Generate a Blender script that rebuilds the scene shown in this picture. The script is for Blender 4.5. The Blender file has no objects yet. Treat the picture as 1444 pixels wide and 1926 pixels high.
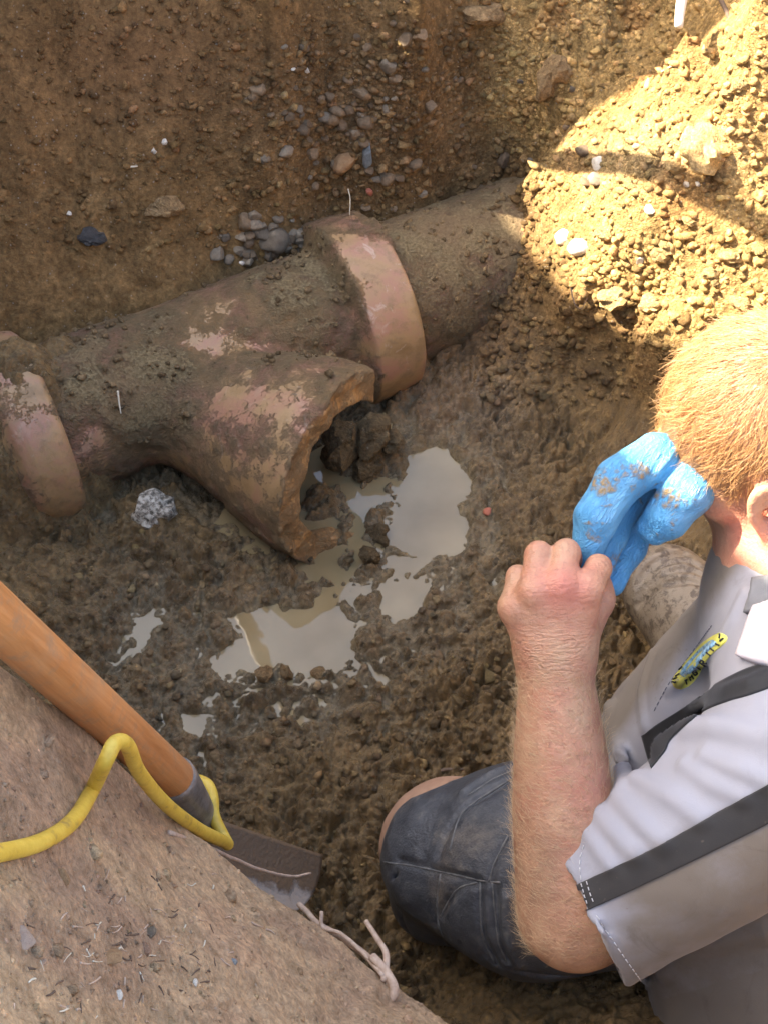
import bpy, math, random
import numpy as np
from mathutils import Vector

random.seed(7)
rng = np.random.default_rng(11)
scene = bpy.context.scene
COL = scene.collection

# ------------------------------------------------------------------ camera, sky, sun, exposure
PITCH = math.radians(52.0)
CAM = np.array([0.0, 0.0, 1.75])
FPX, CX, CY = 2880.0, 722.0, 963.0
CR = np.array([1.0, 0, 0])
CF = np.array([0, math.cos(PITCH), -math.sin(PITCH)])
CU = np.array([0, math.sin(PITCH), math.cos(PITCH)])

cd = bpy.data.cameras.new('camera')
cam = bpy.data.objects.new('camera', cd)
COL.objects.link(cam)
cam.location = CAM
cam.rotation_euler = (math.pi / 2 - PITCH, 0, 0)
cd.sensor_fit = 'VERTICAL'
cd.sensor_height = 24.0
cd.lens = 24.0 * FPX / 1926.0
cd.clip_start = 0.05
cd.clip_end = 500
scene.camera = cam

SUN = np.array([-0.72, 0.16, 0.68])
SUN /= np.linalg.norm(SUN)
SUN_EL = math.asin(SUN[2])
SUN_AZ = math.atan2(SUN[0], SUN[1])

world = bpy.data.worlds.new('World')
scene.world = world
world.use_nodes = True
wn = world.node_tree
for n in list(wn.nodes):
    wn.nodes.remove(n)
wo = wn.nodes.new('ShaderNodeOutputWorld')
wb = wn.nodes.new('ShaderNodeBackground')
ws = wn.nodes.new('ShaderNodeTexSky')
ws.sky_type = 'NISHITA'
ws.sun_disc = False
ws.sun_elevation = SUN_EL
ws.sun_rotation = SUN_AZ
ws.air_density = 1.0
ws.dust_density = 4.0
ws.ozone_density = 0.6
wb.inputs['Strength'].default_value = 0.15
wn.links.new(ws.outputs['Color'], wb.inputs['Color'])
wn.links.new(wb.outputs['Background'], wo.inputs['Surface'])

sl = bpy.data.lights.new('sun', 'SUN')
sl.energy = 5.0
sl.angle = math.radians(0.5)
sl.color = (1.0, 0.90, 0.74)
so = bpy.data.objects.new('sun', sl)
COL.objects.link(so)
so.rotation_euler = Vector(SUN.tolist()).to_track_quat('Z', 'Y').to_euler()

scene.view_settings.view_transform = 'Standard'
scene.view_settings.look = 'None'
scene.view_settings.exposure = 2.4
scene.view_settings.gamma = 1.0
scene.view_settings.use_curve_mapping = False

# ------------------------------------------------------------------ helpers
def P(px, py, t):
    """point on the ray of photo pixel (px, py) at depth t along the view axis"""
    return CAM + t * (CF + CR * ((px - CX) / FPX) + CU * ((CY - py) / FPX))

def PZ(px, py, z):
    v = (CY - py) / FPX
    t = (CAM[2] - z) / (-(CF[2] + CU[2] * v))
    return P(px, py, t)

def to_px(p):
    d = np.asarray(p) - CAM
    t = d @ CF
    return CX + FPX * (d @ CR) / t, CY - FPX * (d @ CU) / t, t

def sstep(a, b, x):
    u = np.clip((x - a) / (b - a), 0, 1)
    return u * u * (3 - 2 * u)

PERM = rng.permutation(256).astype(np.int64)
PERM = np.concatenate([PERM, PERM, PERM])
GR3 = rng.normal(size=(256, 3)).astype(np.float32)
GR3 /= np.linalg.norm(GR3, axis=1)[:, None]
RND = rng.random((256, 4)).astype(np.float32)

def perlin2(x, y, s=0):
    xi = np.floor(x).astype(np.int64); yi = np.floor(y).astype(np.int64)
    fx = (x - xi).astype(np.float32); fy = (y - yi).astype(np.float32)
    u = fx * fx * fx * (fx * (fx * 6 - 15) + 10); v = fy * fy * fy * (fy * (fy * 6 - 15) + 10)
    def g(ix, iy, dx, dy):
        h = PERM[(PERM[(ix + s * 17) & 255] + iy) & 255]
        return GR3[h, 0] * dx + GR3[h, 1] * dy
    a = g(xi, yi, fx, fy); b = g(xi + 1, yi, fx - 1, fy)
    c = g(xi, yi + 1, fx, fy - 1); d = g(xi + 1, yi + 1, fx - 1, fy - 1)
    return (a + u * (b - a)) * (1 - v) + (c + u * (d - c)) * v

def fbm2(x, y, f, octv=4, s=0, gain=0.5):
    r = 0; a = 1.0
    for i in range(octv):
        r = r + a * perlin2(x * f + 13.7 * i, y * f - 7.1 * i, s + i)
        f *= 2.03; a *= gain
    return r

def perlin3(p, s=0):
    pi = np.floor(p).astype(np.int64)
    f = (p - pi).astype(np.float32)
    w = f * f * f * (f * (f * 6 - 15) + 10)
    out = 0
    for dx in (0, 1):
        wx = w[:, 0] if dx else 1 - w[:, 0]
        hx = PERM[(pi[:, 0] + dx + s * 31) & 255]
        for dy in (0, 1):
            wy = w[:, 1] if dy else 1 - w[:, 1]
            hy = PERM[(hx + pi[:, 1] + dy) & 255]
            for dz in (0, 1):
                wz = w[:, 2] if dz else 1 - w[:, 2]
                h = PERM[(hy + pi[:, 2] + dz) & 255]
                g = GR3[h]
                out = out + wx * wy * wz * (g[:, 0] * (f[:, 0] - dx) + g[:, 1] * (f[:, 1] - dy) + g[:, 2] * (f[:, 2] - dz))
    return out

def fbm3(p, f, octv=3, s=0, gain=0.5):
    r = 0; a = 1.0
    for i in range(octv):
        r = r + a * perlin3(p * f + 9.3 * i, s + i)
        f *= 2.03; a *= gain
    return r

def worley2(x, y, f, s=0):
    """(F1, F2, id random) of a jittered grid"""
    x = x * f; y = y * f
    xi = np.floor(x).astype(np.int64); yi = np.floor(y).astype(np.int64)
    f1 = np.full(x.shape, 9.0, np.float32); f2 = f1.copy(); rid = np.zeros(x.shape, np.float32)
    for dx in (-1, 0, 1):
        for dy in (-1, 0, 1):
            h = PERM[(PERM[(xi + dx + s * 29) & 255] + yi + dy) & 255]
            d = np.sqrt((xi + dx + RND[h, 0] - x) ** 2 + (yi + dy + RND[h, 1] - y) ** 2).astype(np.float32)
            c = d < f1
            f2 = np.where(c, f1, np.minimum(f2, d))
            rid = np.where(c, RND[h, 2], rid)
            f1 = np.where(c, d, f1)
    return f1, f2, rid

def rbf(ctrl):
    c = np.array(ctrl, float)
    A = np.linalg.norm(c[:, None, :2] - c[None, :, :2], axis=2)
    n = len(c)
    M = np.zeros((n + 1, n + 1)); M[:n, :n] = A - 1e-4 * np.eye(n); M[:n, n] = 1; M[n, :n] = 1
    w = np.linalg.solve(M, np.concatenate([c[:, 2], [0]]))
    def f(x, y):
        r = np.full(x.shape, w[n])
        for i in range(n):
            r += w[i] * np.hypot(x - c[i, 0], y - c[i, 1])
        return r
    return f

def poly_sd(x, y, poly):
    """signed distance to a closed polygon (negative inside)"""
    p = np.array(poly, float); q = np.roll(p, -1, 0)
    d = np.full(x.shape, 1e9); ins = np.zeros(x.shape, bool)
    for (ax, ay), (bx, by) in zip(p, q):
        ex, ey = bx - ax, by - ay
        t = np.clip(((x - ax) * ex + (y - ay) * ey) / (ex * ex + ey * ey + 1e-12), 0, 1)
        d = np.minimum(d, np.hypot(x - ax - t * ex, y - ay - t * ey))
        c = (ay > y) != (by > y)
        ins ^= c & (x < ex * (y - ay) / (ey if abs(ey) > 1e-12 else 1e-12) + ax)
    return np.where(ins, -d, d)

def mesh_np(name, verts, faces, mat=None, parent=None, smooth=True, attrs=None, mats=None, midx=None):
    me = bpy.data.meshes.new(name)
    verts = np.asarray(verts, np.float32); faces = np.asarray(faces, np.int32)
    k = faces.shape[1]
    me.vertices.add(len(verts)); me.vertices.foreach_set('co', verts.ravel())
    me.loops.add(faces.size); me.loops.foreach_set('vertex_index', faces.ravel())
    me.polygons.add(len(faces))
    me.polygons.foreach_set('loop_start', np.arange(0, faces.size, k, dtype=np.int32))
    if smooth:
        me.polygons.foreach_set('use_smooth', np.ones(len(faces), bool))
    for an, av in (attrs or {}).items():
        av = np.asarray(av, np.float32)
        if av.ndim == 1:
            at = me.attributes.new(an, 'FLOAT', 'POINT'); at.data.foreach_set('value', av)
        else:
            if av.shape[1] == 3:
                av = np.concatenate([av, np.ones((len(av), 1), np.float32)], 1)
            at = me.attributes.new(an, 'FLOAT_COLOR', 'POINT'); at.data.foreach_set('color', av.ravel())
    for m in (mats or ([mat] if mat else [])):
        me.materials.append(m)
    if midx is not None:
        me.polygons.foreach_set('material_index', np.asarray(midx, np.int32))
    me.update(calc_edges=True)
    o = bpy.data.objects.new(name, me)
    COL.objects.link(o)
    if parent:
        o.parent = parent
    return o

def thing(name, label, cat, loc, group=None):
    o = bpy.data.objects.new(name, None)
    COL.objects.link(o); o.location = loc
    o.empty_display_size = 0.05
    return tag(o, label, cat, group)

def tag(o, label, cat, group=None):
    o['label'] = label; o['category'] = cat
    if group:
        o['group'] = group
    return o

def adopt(o, parent):
    """parent o keeping its world coordinates (things sit unrotated at parent.location)"""
    o.parent = parent
    o.location = Vector(o.location) - Vector(parent.location)
    return o

def catmull(pts, n=8):
    p = np.array(pts, float)
    p = np.concatenate([[2 * p[0] - p[1]], p, [2 * p[-1] - p[-2]]])
    out = []
    for i in range(1, len(p) - 2):
        for u in np.linspace(0, 1, n, endpoint=False):
            a, b, c, d = p[i - 1], p[i], p[i + 1], p[i + 2]
            out.append(0.5 * (2 * b + (c - a) * u + (2 * a - 5 * b + 4 * c - d) * u * u + (3 * b - a - 3 * c + d) * u ** 3))
    out.append(p[-2])
    return np.array(out)

def tube_geo(path, rad, sides=10, caps=True):
    path = np.asarray(path, float); n = len(path)
    rad = np.broadcast_to(np.asarray(rad, float), (n,))
    tan = np.gradient(path, axis=0); tan /= np.linalg.norm(tan, axis=1)[:, None] + 1e-12
    up = np.array([0, 0, 1.0]) if abs(tan[0, 2]) < 0.9 else np.array([1.0, 0, 0])
    nrm = np.cross(tan[0], up); nrm /= np.linalg.norm(nrm)
    V = []
    a = np.linspace(0, 2 * np.pi, sides, endpoint=False)
    for i in range(n):
        nrm = nrm - tan[i] * (nrm @ tan[i]); nrm /= np.linalg.norm(nrm)
        b = np.cross(tan[i], nrm)
        V.append(path[i] + rad[i] * (np.cos(a)[:, None] * nrm + np.sin(a)[:, None] * b))
    V = np.concatenate(V)
    i = np.arange(n - 1)[:, None] * sides; j = np.arange(sides)[None]; j2 = (j + 1) % sides
    F = np.stack([i + j, i + j2, i + sides + j2, i + sides + j], -1).reshape(-1, 4)
    if caps:
        c0 = len(V)
        V = np.concatenate([V, [path[0] - tan[0] * rad[0] * 0.3, path[-1] + tan[-1] * rad[-1] * 0.3]])
        jj = np.arange(sides); k = (n - 1) * sides
        F = np.concatenate([F, np.stack([(jj + 1) % sides, jj, np.full(sides, c0), np.full(sides, c0)], -1),
                            np.stack([k + jj, k + (jj + 1) % sides, np.full(sides, c0 + 1), np.full(sides, c0 + 1)], -1)])
    return V, F

def clean_quads(F):
    """degenerate quads -> list of faces"""
    return [tuple(f[:3]) if f[2] == f[3] else tuple(f) for f in F.tolist()]

def mesh_py(name, V, F, mat, parent=None, smooth=True):
    me = bpy.data.meshes.new(name)
    me.from_pydata(np.asarray(V).tolist(), [], F if isinstance(F, list) else clean_quads(np.asarray(F)))
    if smooth:
        me.polygons.foreach_set('use_smooth', np.ones(len(me.polygons), bool))
    if mat:
        me.materials.append(mat)
    o = bpy.data.objects.new(name, me); COL.objects.link(o)
    if parent:
        o.parent = parent
    return o

# ------------------------------------------------------------------ signed distance modelling
def cone(p, a, b, ra, rb):
    a = np.asarray(a, np.float32); b = np.asarray(b, np.float32)
    pa = p - a; ba = b - a
    h = np.clip(pa @ ba / (ba @ ba), 0, 1)
    return np.linalg.norm(pa - h[:, None] * ba, axis=1) - (ra + (rb - ra) * h)

def ellips(p, c, ax, r):
    """ellipsoid with axes ax (3x3 rows) and radii r"""
    q = (p - np.asarray(c, np.float32)) @ np.asarray(ax, np.float32).T
    r = np.asarray(r, np.float32)
    k0 = np.linalg.norm(q / r, axis=1); k1 = np.linalg.norm(q / (r * r), axis=1)
    return k0 * (k0 - 1) / (k1 + 1e-9)

def smin(a, b, k):
    h = np.clip(0.5 + 0.5 * (b - a) / k, 0, 1)
    return b + (a - b) * h - k * h * (1 - h)

def smax(a, b, k):
    return -smin(-a, -b, k)

def chain(p, pts, rads, k=None):
    d = None
    for i in range(len(pts) - 1):
        e = cone(p, pts[i], pts[i + 1], rads[i], rads[i + 1])
        d = e if d is None else (np.minimum(d, e) if not k else smin(d, e, k))
    return d

def near_chain(p, w, r, d, op, k):
    """blend a tube along w into d, only where it is close"""
    lo = w.min(0) - r - .03; hi = w.max(0) + r + .03
    m = ((p > lo) & (p < hi)).all(1)
    if m.any():
        c = chain(p[m], list(w), [r] * len(w))
        d[m] = smax(d[m], -c, k) if op < 0 else smin(d[m], c, k)
    return d

def sd_mesh(f, lo, hi, h, margin=0.006):
    lo = np.array(lo, float); hi = np.array(hi, float)
    B = 8
    nb = np.ceil((hi - lo) / (h * B)).astype(int)
    n = nb * B
    G = np.full(n, 1.0, np.float32)
    bi = np.stack(np.meshgrid(*[np.arange(k) for k in nb], indexing='ij'), -1).reshape(-1, 3)
    cen = (lo + (bi * B + (B - 1) / 2) * h).astype(np.float32)
    d = f(cen)
    act = np.abs(d) < 0.87 * B * h * 1.25 + margin
    G.reshape(nb[0], B, nb[1], B, nb[2], B)[...] = np.where(d < 0, -1.0, 1.0).reshape(nb)[:, None, :, None, :, None]
    off = np.stack(np.meshgrid(*[np.arange(B)] * 3, indexing='ij'), -1).reshape(-1, 3)
    ai = bi[act]
    for s in range(0, len(ai), 600):
        idx = (ai[s:s + 600, None, :] * B + off[None]).reshape(-1, 3)
        G[idx[:, 0], idx[:, 1], idx[:, 2]] = f((lo + idx * h).astype(np.float32))
    S = G < 0
    c = sum(S[i:n[0] - 1 + i, j:n[1] - 1 + j, k:n[2] - 1 + k].astype(np.int8) for i in (0, 1) for j in (0, 1) for k in (0, 1))
    cells = np.argwhere((c > 0) & (c < 8))
    vid = np.full(n, -1, np.int32)
    vid[cells[:, 0], cells[:, 1], cells[:, 2]] = np.arange(len(cells))
    acc = np.zeros((len(cells), 3)); cnt = np.zeros(len(cells))
    cor = [(i, j, k) for i in (0, 1) for j in (0, 1) for k in (0, 1)]
    val = {q: G[cells[:, 0] + q[0], cells[:, 1] + q[1], cells[:, 2] + q[2]] for q in cor}
    for q in cor:
        for ax in range(3):
            if q[ax] == 0:
                r = list(q); r[ax] = 1; r = tuple(r)
                a, b = val[q], val[r]
                m = (a < 0) != (b < 0)
                t = np.where(m, a / np.where(m, a - b, 1), 0)
                pt = np.array(q, float)[None].repeat(len(cells), 0); pt[:, ax] += t
                acc[m] += pt[m]; cnt[m] += 1
    V = lo + (cells + acc / cnt[:, None]) * h
    Q = []
    for ax in range(3):
        sl0 = [slice(None)] * 3; sl1 = [slice(None)] * 3
        sl0[ax] = slice(0, n[ax] - 1); sl1[ax] = slice(1, n[ax])
        a = S[tuple(sl0)]; b = S[tuple(sl1)]
        e = np.argwhere(a != b)
        u, v = (ax + 1) % 3, (ax + 2) % 3
        e = e[(e[:, u] > 0) & (e[:, v] > 0) & (e[:, u] < n[u] - 1) & (e[:, v] < n[v] - 1)]
        fl = a[e[:, 0], e[:, 1], e[:, 2]]
        q = []
        for du, dv in ((-1, -1), (0, -1), (0, 0), (-1, 0)):
            w = e.copy(); w[:, u] += du; w[:, v] += dv
            q.append(vid[w[:, 0], w[:, 1], w[:, 2]])
        q = np.stack(q, 1)
        q[~fl] = q[~fl][:, ::-1]
        Q.append(q)
    Q = np.concatenate(Q)
    return V.astype(np.float32), Q[(Q >= 0).all(1)]

def trace(f, px, py, t0=1.05, t1=2.6, off=0.0):
    """first hit of the photo ray on the shape f"""
    d = CF + CR * ((px - CX) / FPX) + CU * ((CY - py) / FPX)
    t = t0
    for _ in range(200):
        v = float(f((CAM + t * d)[None].astype(np.float32))[0]) - off
        if v < 3e-4:
            break
        t += v * 0.8
        if t > t1:
            return None
    return CAM + t * d

def grad(f, p, e=0.002):
    p = np.asarray(p, np.float32)
    g = np.stack([f(p + np.float32(e) * np.eye(3, dtype=np.float32)[i]) - f(p - np.float32(e) * np.eye(3, dtype=np.float32)[i]) for i in range(3)], 1)
    return g / (np.linalg.norm(g, axis=1)[:, None] + 1e-9)

# ------------------------------------------------------------------ materials
class NT:
    def __init__(self, name):
        self.m = bpy.data.materials.new(name); self.m.use_nodes = True
        self.t = self.m.node_tree; self.b = self.t.nodes['Principled BSDF']
        self.out = self.t.nodes['Material Output']
    def n(self, kind, **kw):
        x = self.t.nodes.new(kind)
        for k, v in kw.items():
            if k.startswith('i_'):
                x.inputs[k[2:].replace('_', ' ')].default_value = v
            else:
                setattr(x, k, v)
        return x
    def l(self, a, b):
        self.t.links.new(a, b)
    def attr(self, name):
        return self.n('ShaderNodeAttribute', attribute_name=name)
    def noise(self, scale, detail=6, rough=0.6, dist=0.0, coord='Object'):
        if not hasattr(self, 'tc'):
            self.tc = self.n('ShaderNodeTexCoord')
        x = self.n('ShaderNodeTexNoise', i_Scale=scale, i_Detail=detail, i_Roughness=rough, i_Distortion=dist)
        self.l(self.tc.outputs[coord], x.inputs['Vector'])
        return x.outputs['Fac']
    def ramp(self, fac, stops):
        r = self.n('ShaderNodeValToRGB')
        e = r.color_ramp.elements
        while len(e) < len(stops):
            e.new(0.5)
        for q, (p, c) in zip(e, stops):
            q.position = p; q.color = tuple(c) + (1,) if len(c) == 3 else c
        self.l(fac, r.inputs['Fac'])
        return r.outputs['Color']
    def mix(self, fac, a, b, blend='MIX'):
        x = self.n('ShaderNodeMix', data_type='RGBA', blend_type=blend)
        for s, v in ((x.inputs[0], fac), (x.inputs[6], a), (x.inputs[7], b)):
            if isinstance(v, (int, float)):
                s.default_value = v
            elif isinstance(v, tuple):
                s.default_value = v if len(v) == 4 else v + (1,)
            else:
                self.l(v, s)
        return x.outputs[2]
    def math(self, op, a, b=0.0, clamp=False):
        x = self.n('ShaderNodeMath', operation=op, use_clamp=clamp)
        for s, v in zip(x.inputs, (a, b)):
            if isinstance(v, (int, float)):
                s.default_value = v
            else:
                self.l(v, s)
        return x.outputs[0]
    def rng(self, fac, a, b, c=0.0, d=1.0):
        x = self.n('ShaderNodeMapRange')
        self.l(fac, x.inputs[0])
        for i, v in enumerate((a, b, c, d)):
            x.inputs[i + 1].default_value = v
        return x.outputs[0]
    def bump(self, h, dist=0.002, strength=1.0, normal=None):
        x = self.n('ShaderNodeBump', i_Strength=strength, i_Distance=dist)
        self.l(h, x.inputs['Height'])
        if normal is not None:
            self.l(normal, x.inputs['Normal'])
        self.l(x.outputs['Normal'], self.b.inputs['Normal'])
        return x.outputs['Normal']
    def set(self, **kw):
        for k, v in kw.items():
            s = self.b.inputs[k.replace('_', ' ')]
            if isinstance(v, (int, float)):
                s.default_value = v
            elif isinstance(v, tuple):
                s.default_value = v if len(v) == 4 else v + (1,)
            else:
                self.l(v, s)
        return self

def mat_soil():
    """colour and wetness come with the ground (its own attributes); crumbs, grain and fine relief are added here"""
    k = NT('soil')
    col = k.attr('tone').outputs['Color']; wet = k.attr('wet').outputs['Fac']
    g1 = k.noise(190, 6, 0.72, 0.4); g2 = k.noise(620, 4, 0.7); g3 = k.noise(48, 7, 0.68, 0.3)
    def cells(scale, seed):
        wv = k.n('ShaderNodeTexNoise', i_Scale=scale * 1.3, i_Detail=2.0)
        k.l(k.tc.outputs['Object'], wv.inputs['Vector'])
        ad = k.n('ShaderNodeVectorMath', operation='MULTIPLY_ADD')
        k.l(wv.outputs['Color'], ad.inputs[0]); ad.inputs[1].default_value = (.7 / scale,) * 3
        k.l(k.tc.outputs['Object'], ad.inputs[2])
        v = k.n('ShaderNodeTexVoronoi', i_Scale=scale, i_Randomness=1.0)
        k.l(ad.outputs[0], v.inputs['Vector'])
        return v.outputs['Distance'], v.outputs['Color']
    d1, c1 = cells(105, 1); d2, c2 = cells(290, 2)
    bw = lambda c: k.n('ShaderNodeSeparateColor')
    def chan(c):
        x = k.n('ShaderNodeSeparateColor'); k.l(c, x.inputs[0]); return x.outputs[0], x.outputs[1]
    r1, q1 = chan(c1); r2, q2 = chan(c2)
    dry = k.math('SUBTRACT', 1.0, wet, True); crumb = k.attr('crumb').outputs['Fac']
    cr8 = k.math('MULTIPLY', crumb, 0.7)
    c = k.mix(1.0, col, k.ramp(g1, [(0.28, (0.62, 0.59, 0.56)), (0.5, (1, 1, 1)), (0.72, (1.42, 1.40, 1.36))]), 'MULTIPLY')
    c = k.mix(1.0, c, k.ramp(g3, [(0.3, (0.68, 0.66, 0.62)), (0.5, (1, 1, 1)), (0.7, (1.3, 1.26, 1.2))]), 'MULTIPLY')
    c = k.mix(cr8, c, k.ramp(r1, [(0, (0.7, 0.69, 0.68)), (0.6, (1, 1, 1)), (1, (1.4, 1.38, 1.34))]), 'MULTIPLY')
    c = k.mix(cr8, c, k.ramp(r2, [(0, (0.66, 0.65, 0.64)), (0.6, (1, 1, 1)), (1, (1.4, 1.38, 1.34))]), 'MULTIPLY')
    spk = k.math('MULTIPLY', k.rng(q2, 0.965, 0.975), k.rng(d2, 0.45, 0.3))
    c = k.mix(k.math('MULTIPLY', spk, k.rng(dry, 0, 1, 0.2, 0.55)), c, (0.40, 0.34, 0.26))
    h = k.math('ADD', k.math('MULTIPLY', g1, 1.0), k.math('MULTIPLY', g2, 0.35))
    hv = k.math('ADD', k.math('MULTIPLY', k.math('MULTIPLY', k.math('SUBTRACT', 0.8, d1), r1), 1.5), k.math('MULTIPLY', k.math('MULTIPLY', k.math('SUBTRACT', 0.8, d2), r2), 0.55))
    h = k.math('MULTIPLY', k.math('ADD', h, k.math('MULTIPLY', hv, crumb)), k.math('ADD', 0.38, k.math('MULTIPLY', crumb, 0.9), True))
    k.bump(h, 0.0070, 1.0)
    r0 = k.rng(g3, 0.35, 0.65, 0.15, 0.42)
    rr = k.mix(wet, (0.95, 0.95, 0.95), r0)
    k.set(Base_Color=c, Roughness=rr, Specular_IOR_Level=k.rng(wet, 0, 1, 0.15, 0.6))
    return k.m

def mat_clay():
    """salt-glazed clay: pinkish where bare, coated with mud where attribute mud is high"""
    k = NT('glazed_clay')
    mud = k.attr('mud').outputs['Fac']; inner = k.attr('inner').outputs['Fac']
    n1 = k.noise(14, 8, 0.62, 0.4); n2 = k.noise(55, 8, 0.7); n3 = k.noise(240, 5, 0.7)
    clay = k.ramp(n1, [(0.32, (0.27, 0.165, 0.068)), (0.46, (0.39, 0.245, 0.115)), (0.60, (0.40, 0.205, 0.125)), (0.75, (0.46, 0.33, 0.21))])
    clay = k.mix(k.rng(n2, 0.50, 0.66), clay, (0.28, 0.18, 0.088))
    clay = k.mix(k.rng(k.noise(24, 9, 0.75, 1.0), 0.60, 0.66, 0, 0.75), clay, (0.52, 0.385, 0.28))
    soil = k.ramp(n3, [(0.3, (0.11, 0.076, 0.033)), (0.5, (0.215, 0.155, 0.070)), (0.72, (0.34, 0.255, 0.13))])
    soil = k.mix(k.rng(n1, 0.4, 0.6, 0, 0.5), soil, (0.20, 0.115, 0.055))
    clay = k.mix(inner, clay, k.ramp(n2, [(0.3, (0.20, 0.10, 0.035)), (0.5, (0.46, 0.265, 0.105)), (0.7, (0.60, 0.40, 0.20))]))
    m = k.math('ADD', mud, k.math('MULTIPLY', k.math('SUBTRACT', n2, 0.5), 1.5))
    m = k.math('ADD', m, k.math('MULTIPLY', k.math('SUBTRACT', n3, 0.5), 1.3))
    f = k.rng(m, 0.18, 0.86)
    k.set(Base_Color=k.mix(f, clay, soil), Roughness=k.mix(f, (0.42, 0.42, 0.42), (0.85, 0.85, 0.85)))
    h = k.math('ADD', k.math('MULTIPLY', f, 0.7), k.math('MULTIPLY', k.math('MULTIPLY', n3, f), 1.2))
    h = k.math('ADD', h, k.math('MULTIPLY', n2, 0.35))
    k.bump(h, 0.0045, 0.9)
    return k.m

def mat_simple(name, stops, scale=40, rough=0.8, bump=0.001, detail=6, spec=0.5, rand=0.0, bscale=None):
    k = NT(name)
    c = k.ramp(k.noise(scale, detail, 0.65), stops)
    if rand:
        oi = k.n('ShaderNodeObjectInfo')
        c = k.mix(1.0, c, k.ramp(oi.outputs['Random'], [(0, (1 - rand,) * 3), (1, (1 + rand,) * 3)]), 'MULTIPLY')
    k.set(Base_Color=c, Roughness=rough, Specular_IOR_Level=spec)
    if bump:
        k.bump(k.noise(bscale or scale * 4, 5, 0.65), bump, 0.8)
    return k.m

def mat_water():
    k = NT('muddy_water')
    c = k.ramp(k.noise(9, 4, 0.5), [(0.35, (0.235, 0.175, 0.085)), (0.65, (0.31, 0.24, 0.125))])
    k.set(Base_Color=c, Roughness=0.02, IOR=1.45, Coat_Weight=0.25, Coat_Roughness=0.02, Coat_IOR=1.4)
    k.bump(k.noise(22, 2, 0.5), 0.0006, 0.35)
    return k.m

def mat_skin():
    k = NT('skin')
    n1 = k.noise(28, 4, 0.6); n2 = k.noise(300, 4, 0.6); n3 = k.noise(90, 5, 0.6)
    c = k.ramp(n1, [(0.3, (0.47, 0.28, 0.16)), (0.52, (0.45, 0.225, 0.128)), (0.72, (0.42, 0.165, 0.10))])
    c = k.mix(k.rng(n3, 0.55, 0.70, 0, 0.5), c, (0.33, 0.155, 0.09))
    c = k.mix(k.rng(k.noise(210, 3, .5), 0.62, 0.70, 0, 0.55), c, (0.27, 0.12, 0.07))
    red = k.attr('red').outputs['Fac']
    c = k.mix(red, c, (0.58, 0.20, 0.14))
    dirt = k.math('MULTIPLY', k.attr('dirt').outputs['Fac'], k.rng(n1, 0.35, 0.6))
    c = k.mix(dirt, c, (0.26, 0.17, 0.10))
    k.set(Base_Color=c, Roughness=0.5, Subsurface_Weight=0.12, Subsurface_Scale=0.01)
    k.b.inputs['Subsurface Radius'].default_value = (1.0, 0.35, 0.2)
    mpw = k.n('ShaderNodeMapping'); mpw.inputs['Scale'].default_value = (60, 380, 380)
    k.l(k.tc.outputs['Object'], mpw.inputs['Vector'])
    wr = k.n('ShaderNodeTexNoise', i_Scale=1.0, i_Detail=3, i_Roughness=.5, i_Distortion=.6); k.l(mpw.outputs['Vector'], wr.inputs['Vector'])
    hh_ = k.math('ADD', k.math('MULTIPLY', n2, 0.8), k.math('MULTIPLY', n3, 0.9))
    hh_ = k.math('ADD', hh_, k.math('MULTIPLY', wr.outputs['Fac'], k.math('ADD', 0.3, k.math('MULTIPLY', k.attr('crease').outputs['Fac'], 2.2))))
    k.bump(hh_, 0.0018, 0.8)
    return k.m

def mat_fabric(name, base, dirtc, rough=0.75):
    k = NT(name)
    n1 = k.noise(7, 7, 0.6, 0.6); n2 = k.noise(45, 6, 0.65); n3 = k.noise(900, 2, 0.5)
    dirt = k.attr('dirt').outputs['Fac']
    d = k.math('ADD', dirt, k.math('MULTIPLY', k.math('SUBTRACT', n1, 0.5), 0.9))
    d = k.math('ADD', d, k.math('MULTIPLY', k.math('SUBTRACT', n2, 0.5), 0.35))
    f = k.rng(d, 0.12, 0.75, 0, 0.9)
    c = k.mix(f, base, dirtc)
    st = k.math('MULTIPLY', k.rng(k.noise(16, 9, 0.72, 1.2), 0.56, 0.70, 0, 0.55), k.rng(dirt, 0.0, 0.6, 0.25, 1.0))
    c = k.mix(st, c, tuple(q * .62 for q in dirtc))
    sp = k.math('MULTIPLY', k.rng(k.noise(120, 2, 0.5), 0.68, 0.74, 0, 0.6), k.rng(dirt, 0.05, 0.5))
    c = k.mix(sp, c, (0.16, 0.12, 0.085))
    k.set(Base_Color=c, Roughness=rough, Sheen_Weight=0.15)
    k.bump(n3, 0.0004, 0.4)
    return k.m

def mat_hair(name, a, b):
    k = NT(name)
    hi = k.n('ShaderNodeHairInfo')
    k.set(Base_Color=k.ramp(hi.outputs['Random'], [(0, a), (1, b)]), Roughness=0.38, Specular_IOR_Level=0.55)
    return k.m

M = {}
M['soil'] = mat_soil()
M['clay'] = mat_clay()
M['water'] = mat_water()
M['skin'] = mat_skin()
M['shirt'] = mat_fabric('shirt_fabric', (0.30, 0.295, 0.315), (0.155, 0.122, 0.083))
M['black'] = mat_fabric('black_fabric', (0.012, 0.0115, 0.011), (0.05, 0.043, 0.036))
M['collar'] = mat_simple('collar_fabric', [(0.3, (0.58, 0.52, 0.52)), (0.7, (0.66, 0.60, 0.60))], 30, 0.8, 0.0003, bscale=900)
M['collar_dark'] = mat_simple('collar_lining', [(0.3, (0.16, 0.16, 0.16)), (0.7, (0.22, 0.22, 0.22))], 30, 0.8, 0.0004, bscale=800)
M['hair'] = mat_hair('ginger_hair', (0.25, 0.11, 0.034), (0.60, 0.345, 0.145))
M['arm_hair'] = mat_hair('blond_arm_hair', (0.42, 0.27, 0.13), (0.60, 0.44, 0.25))
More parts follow.
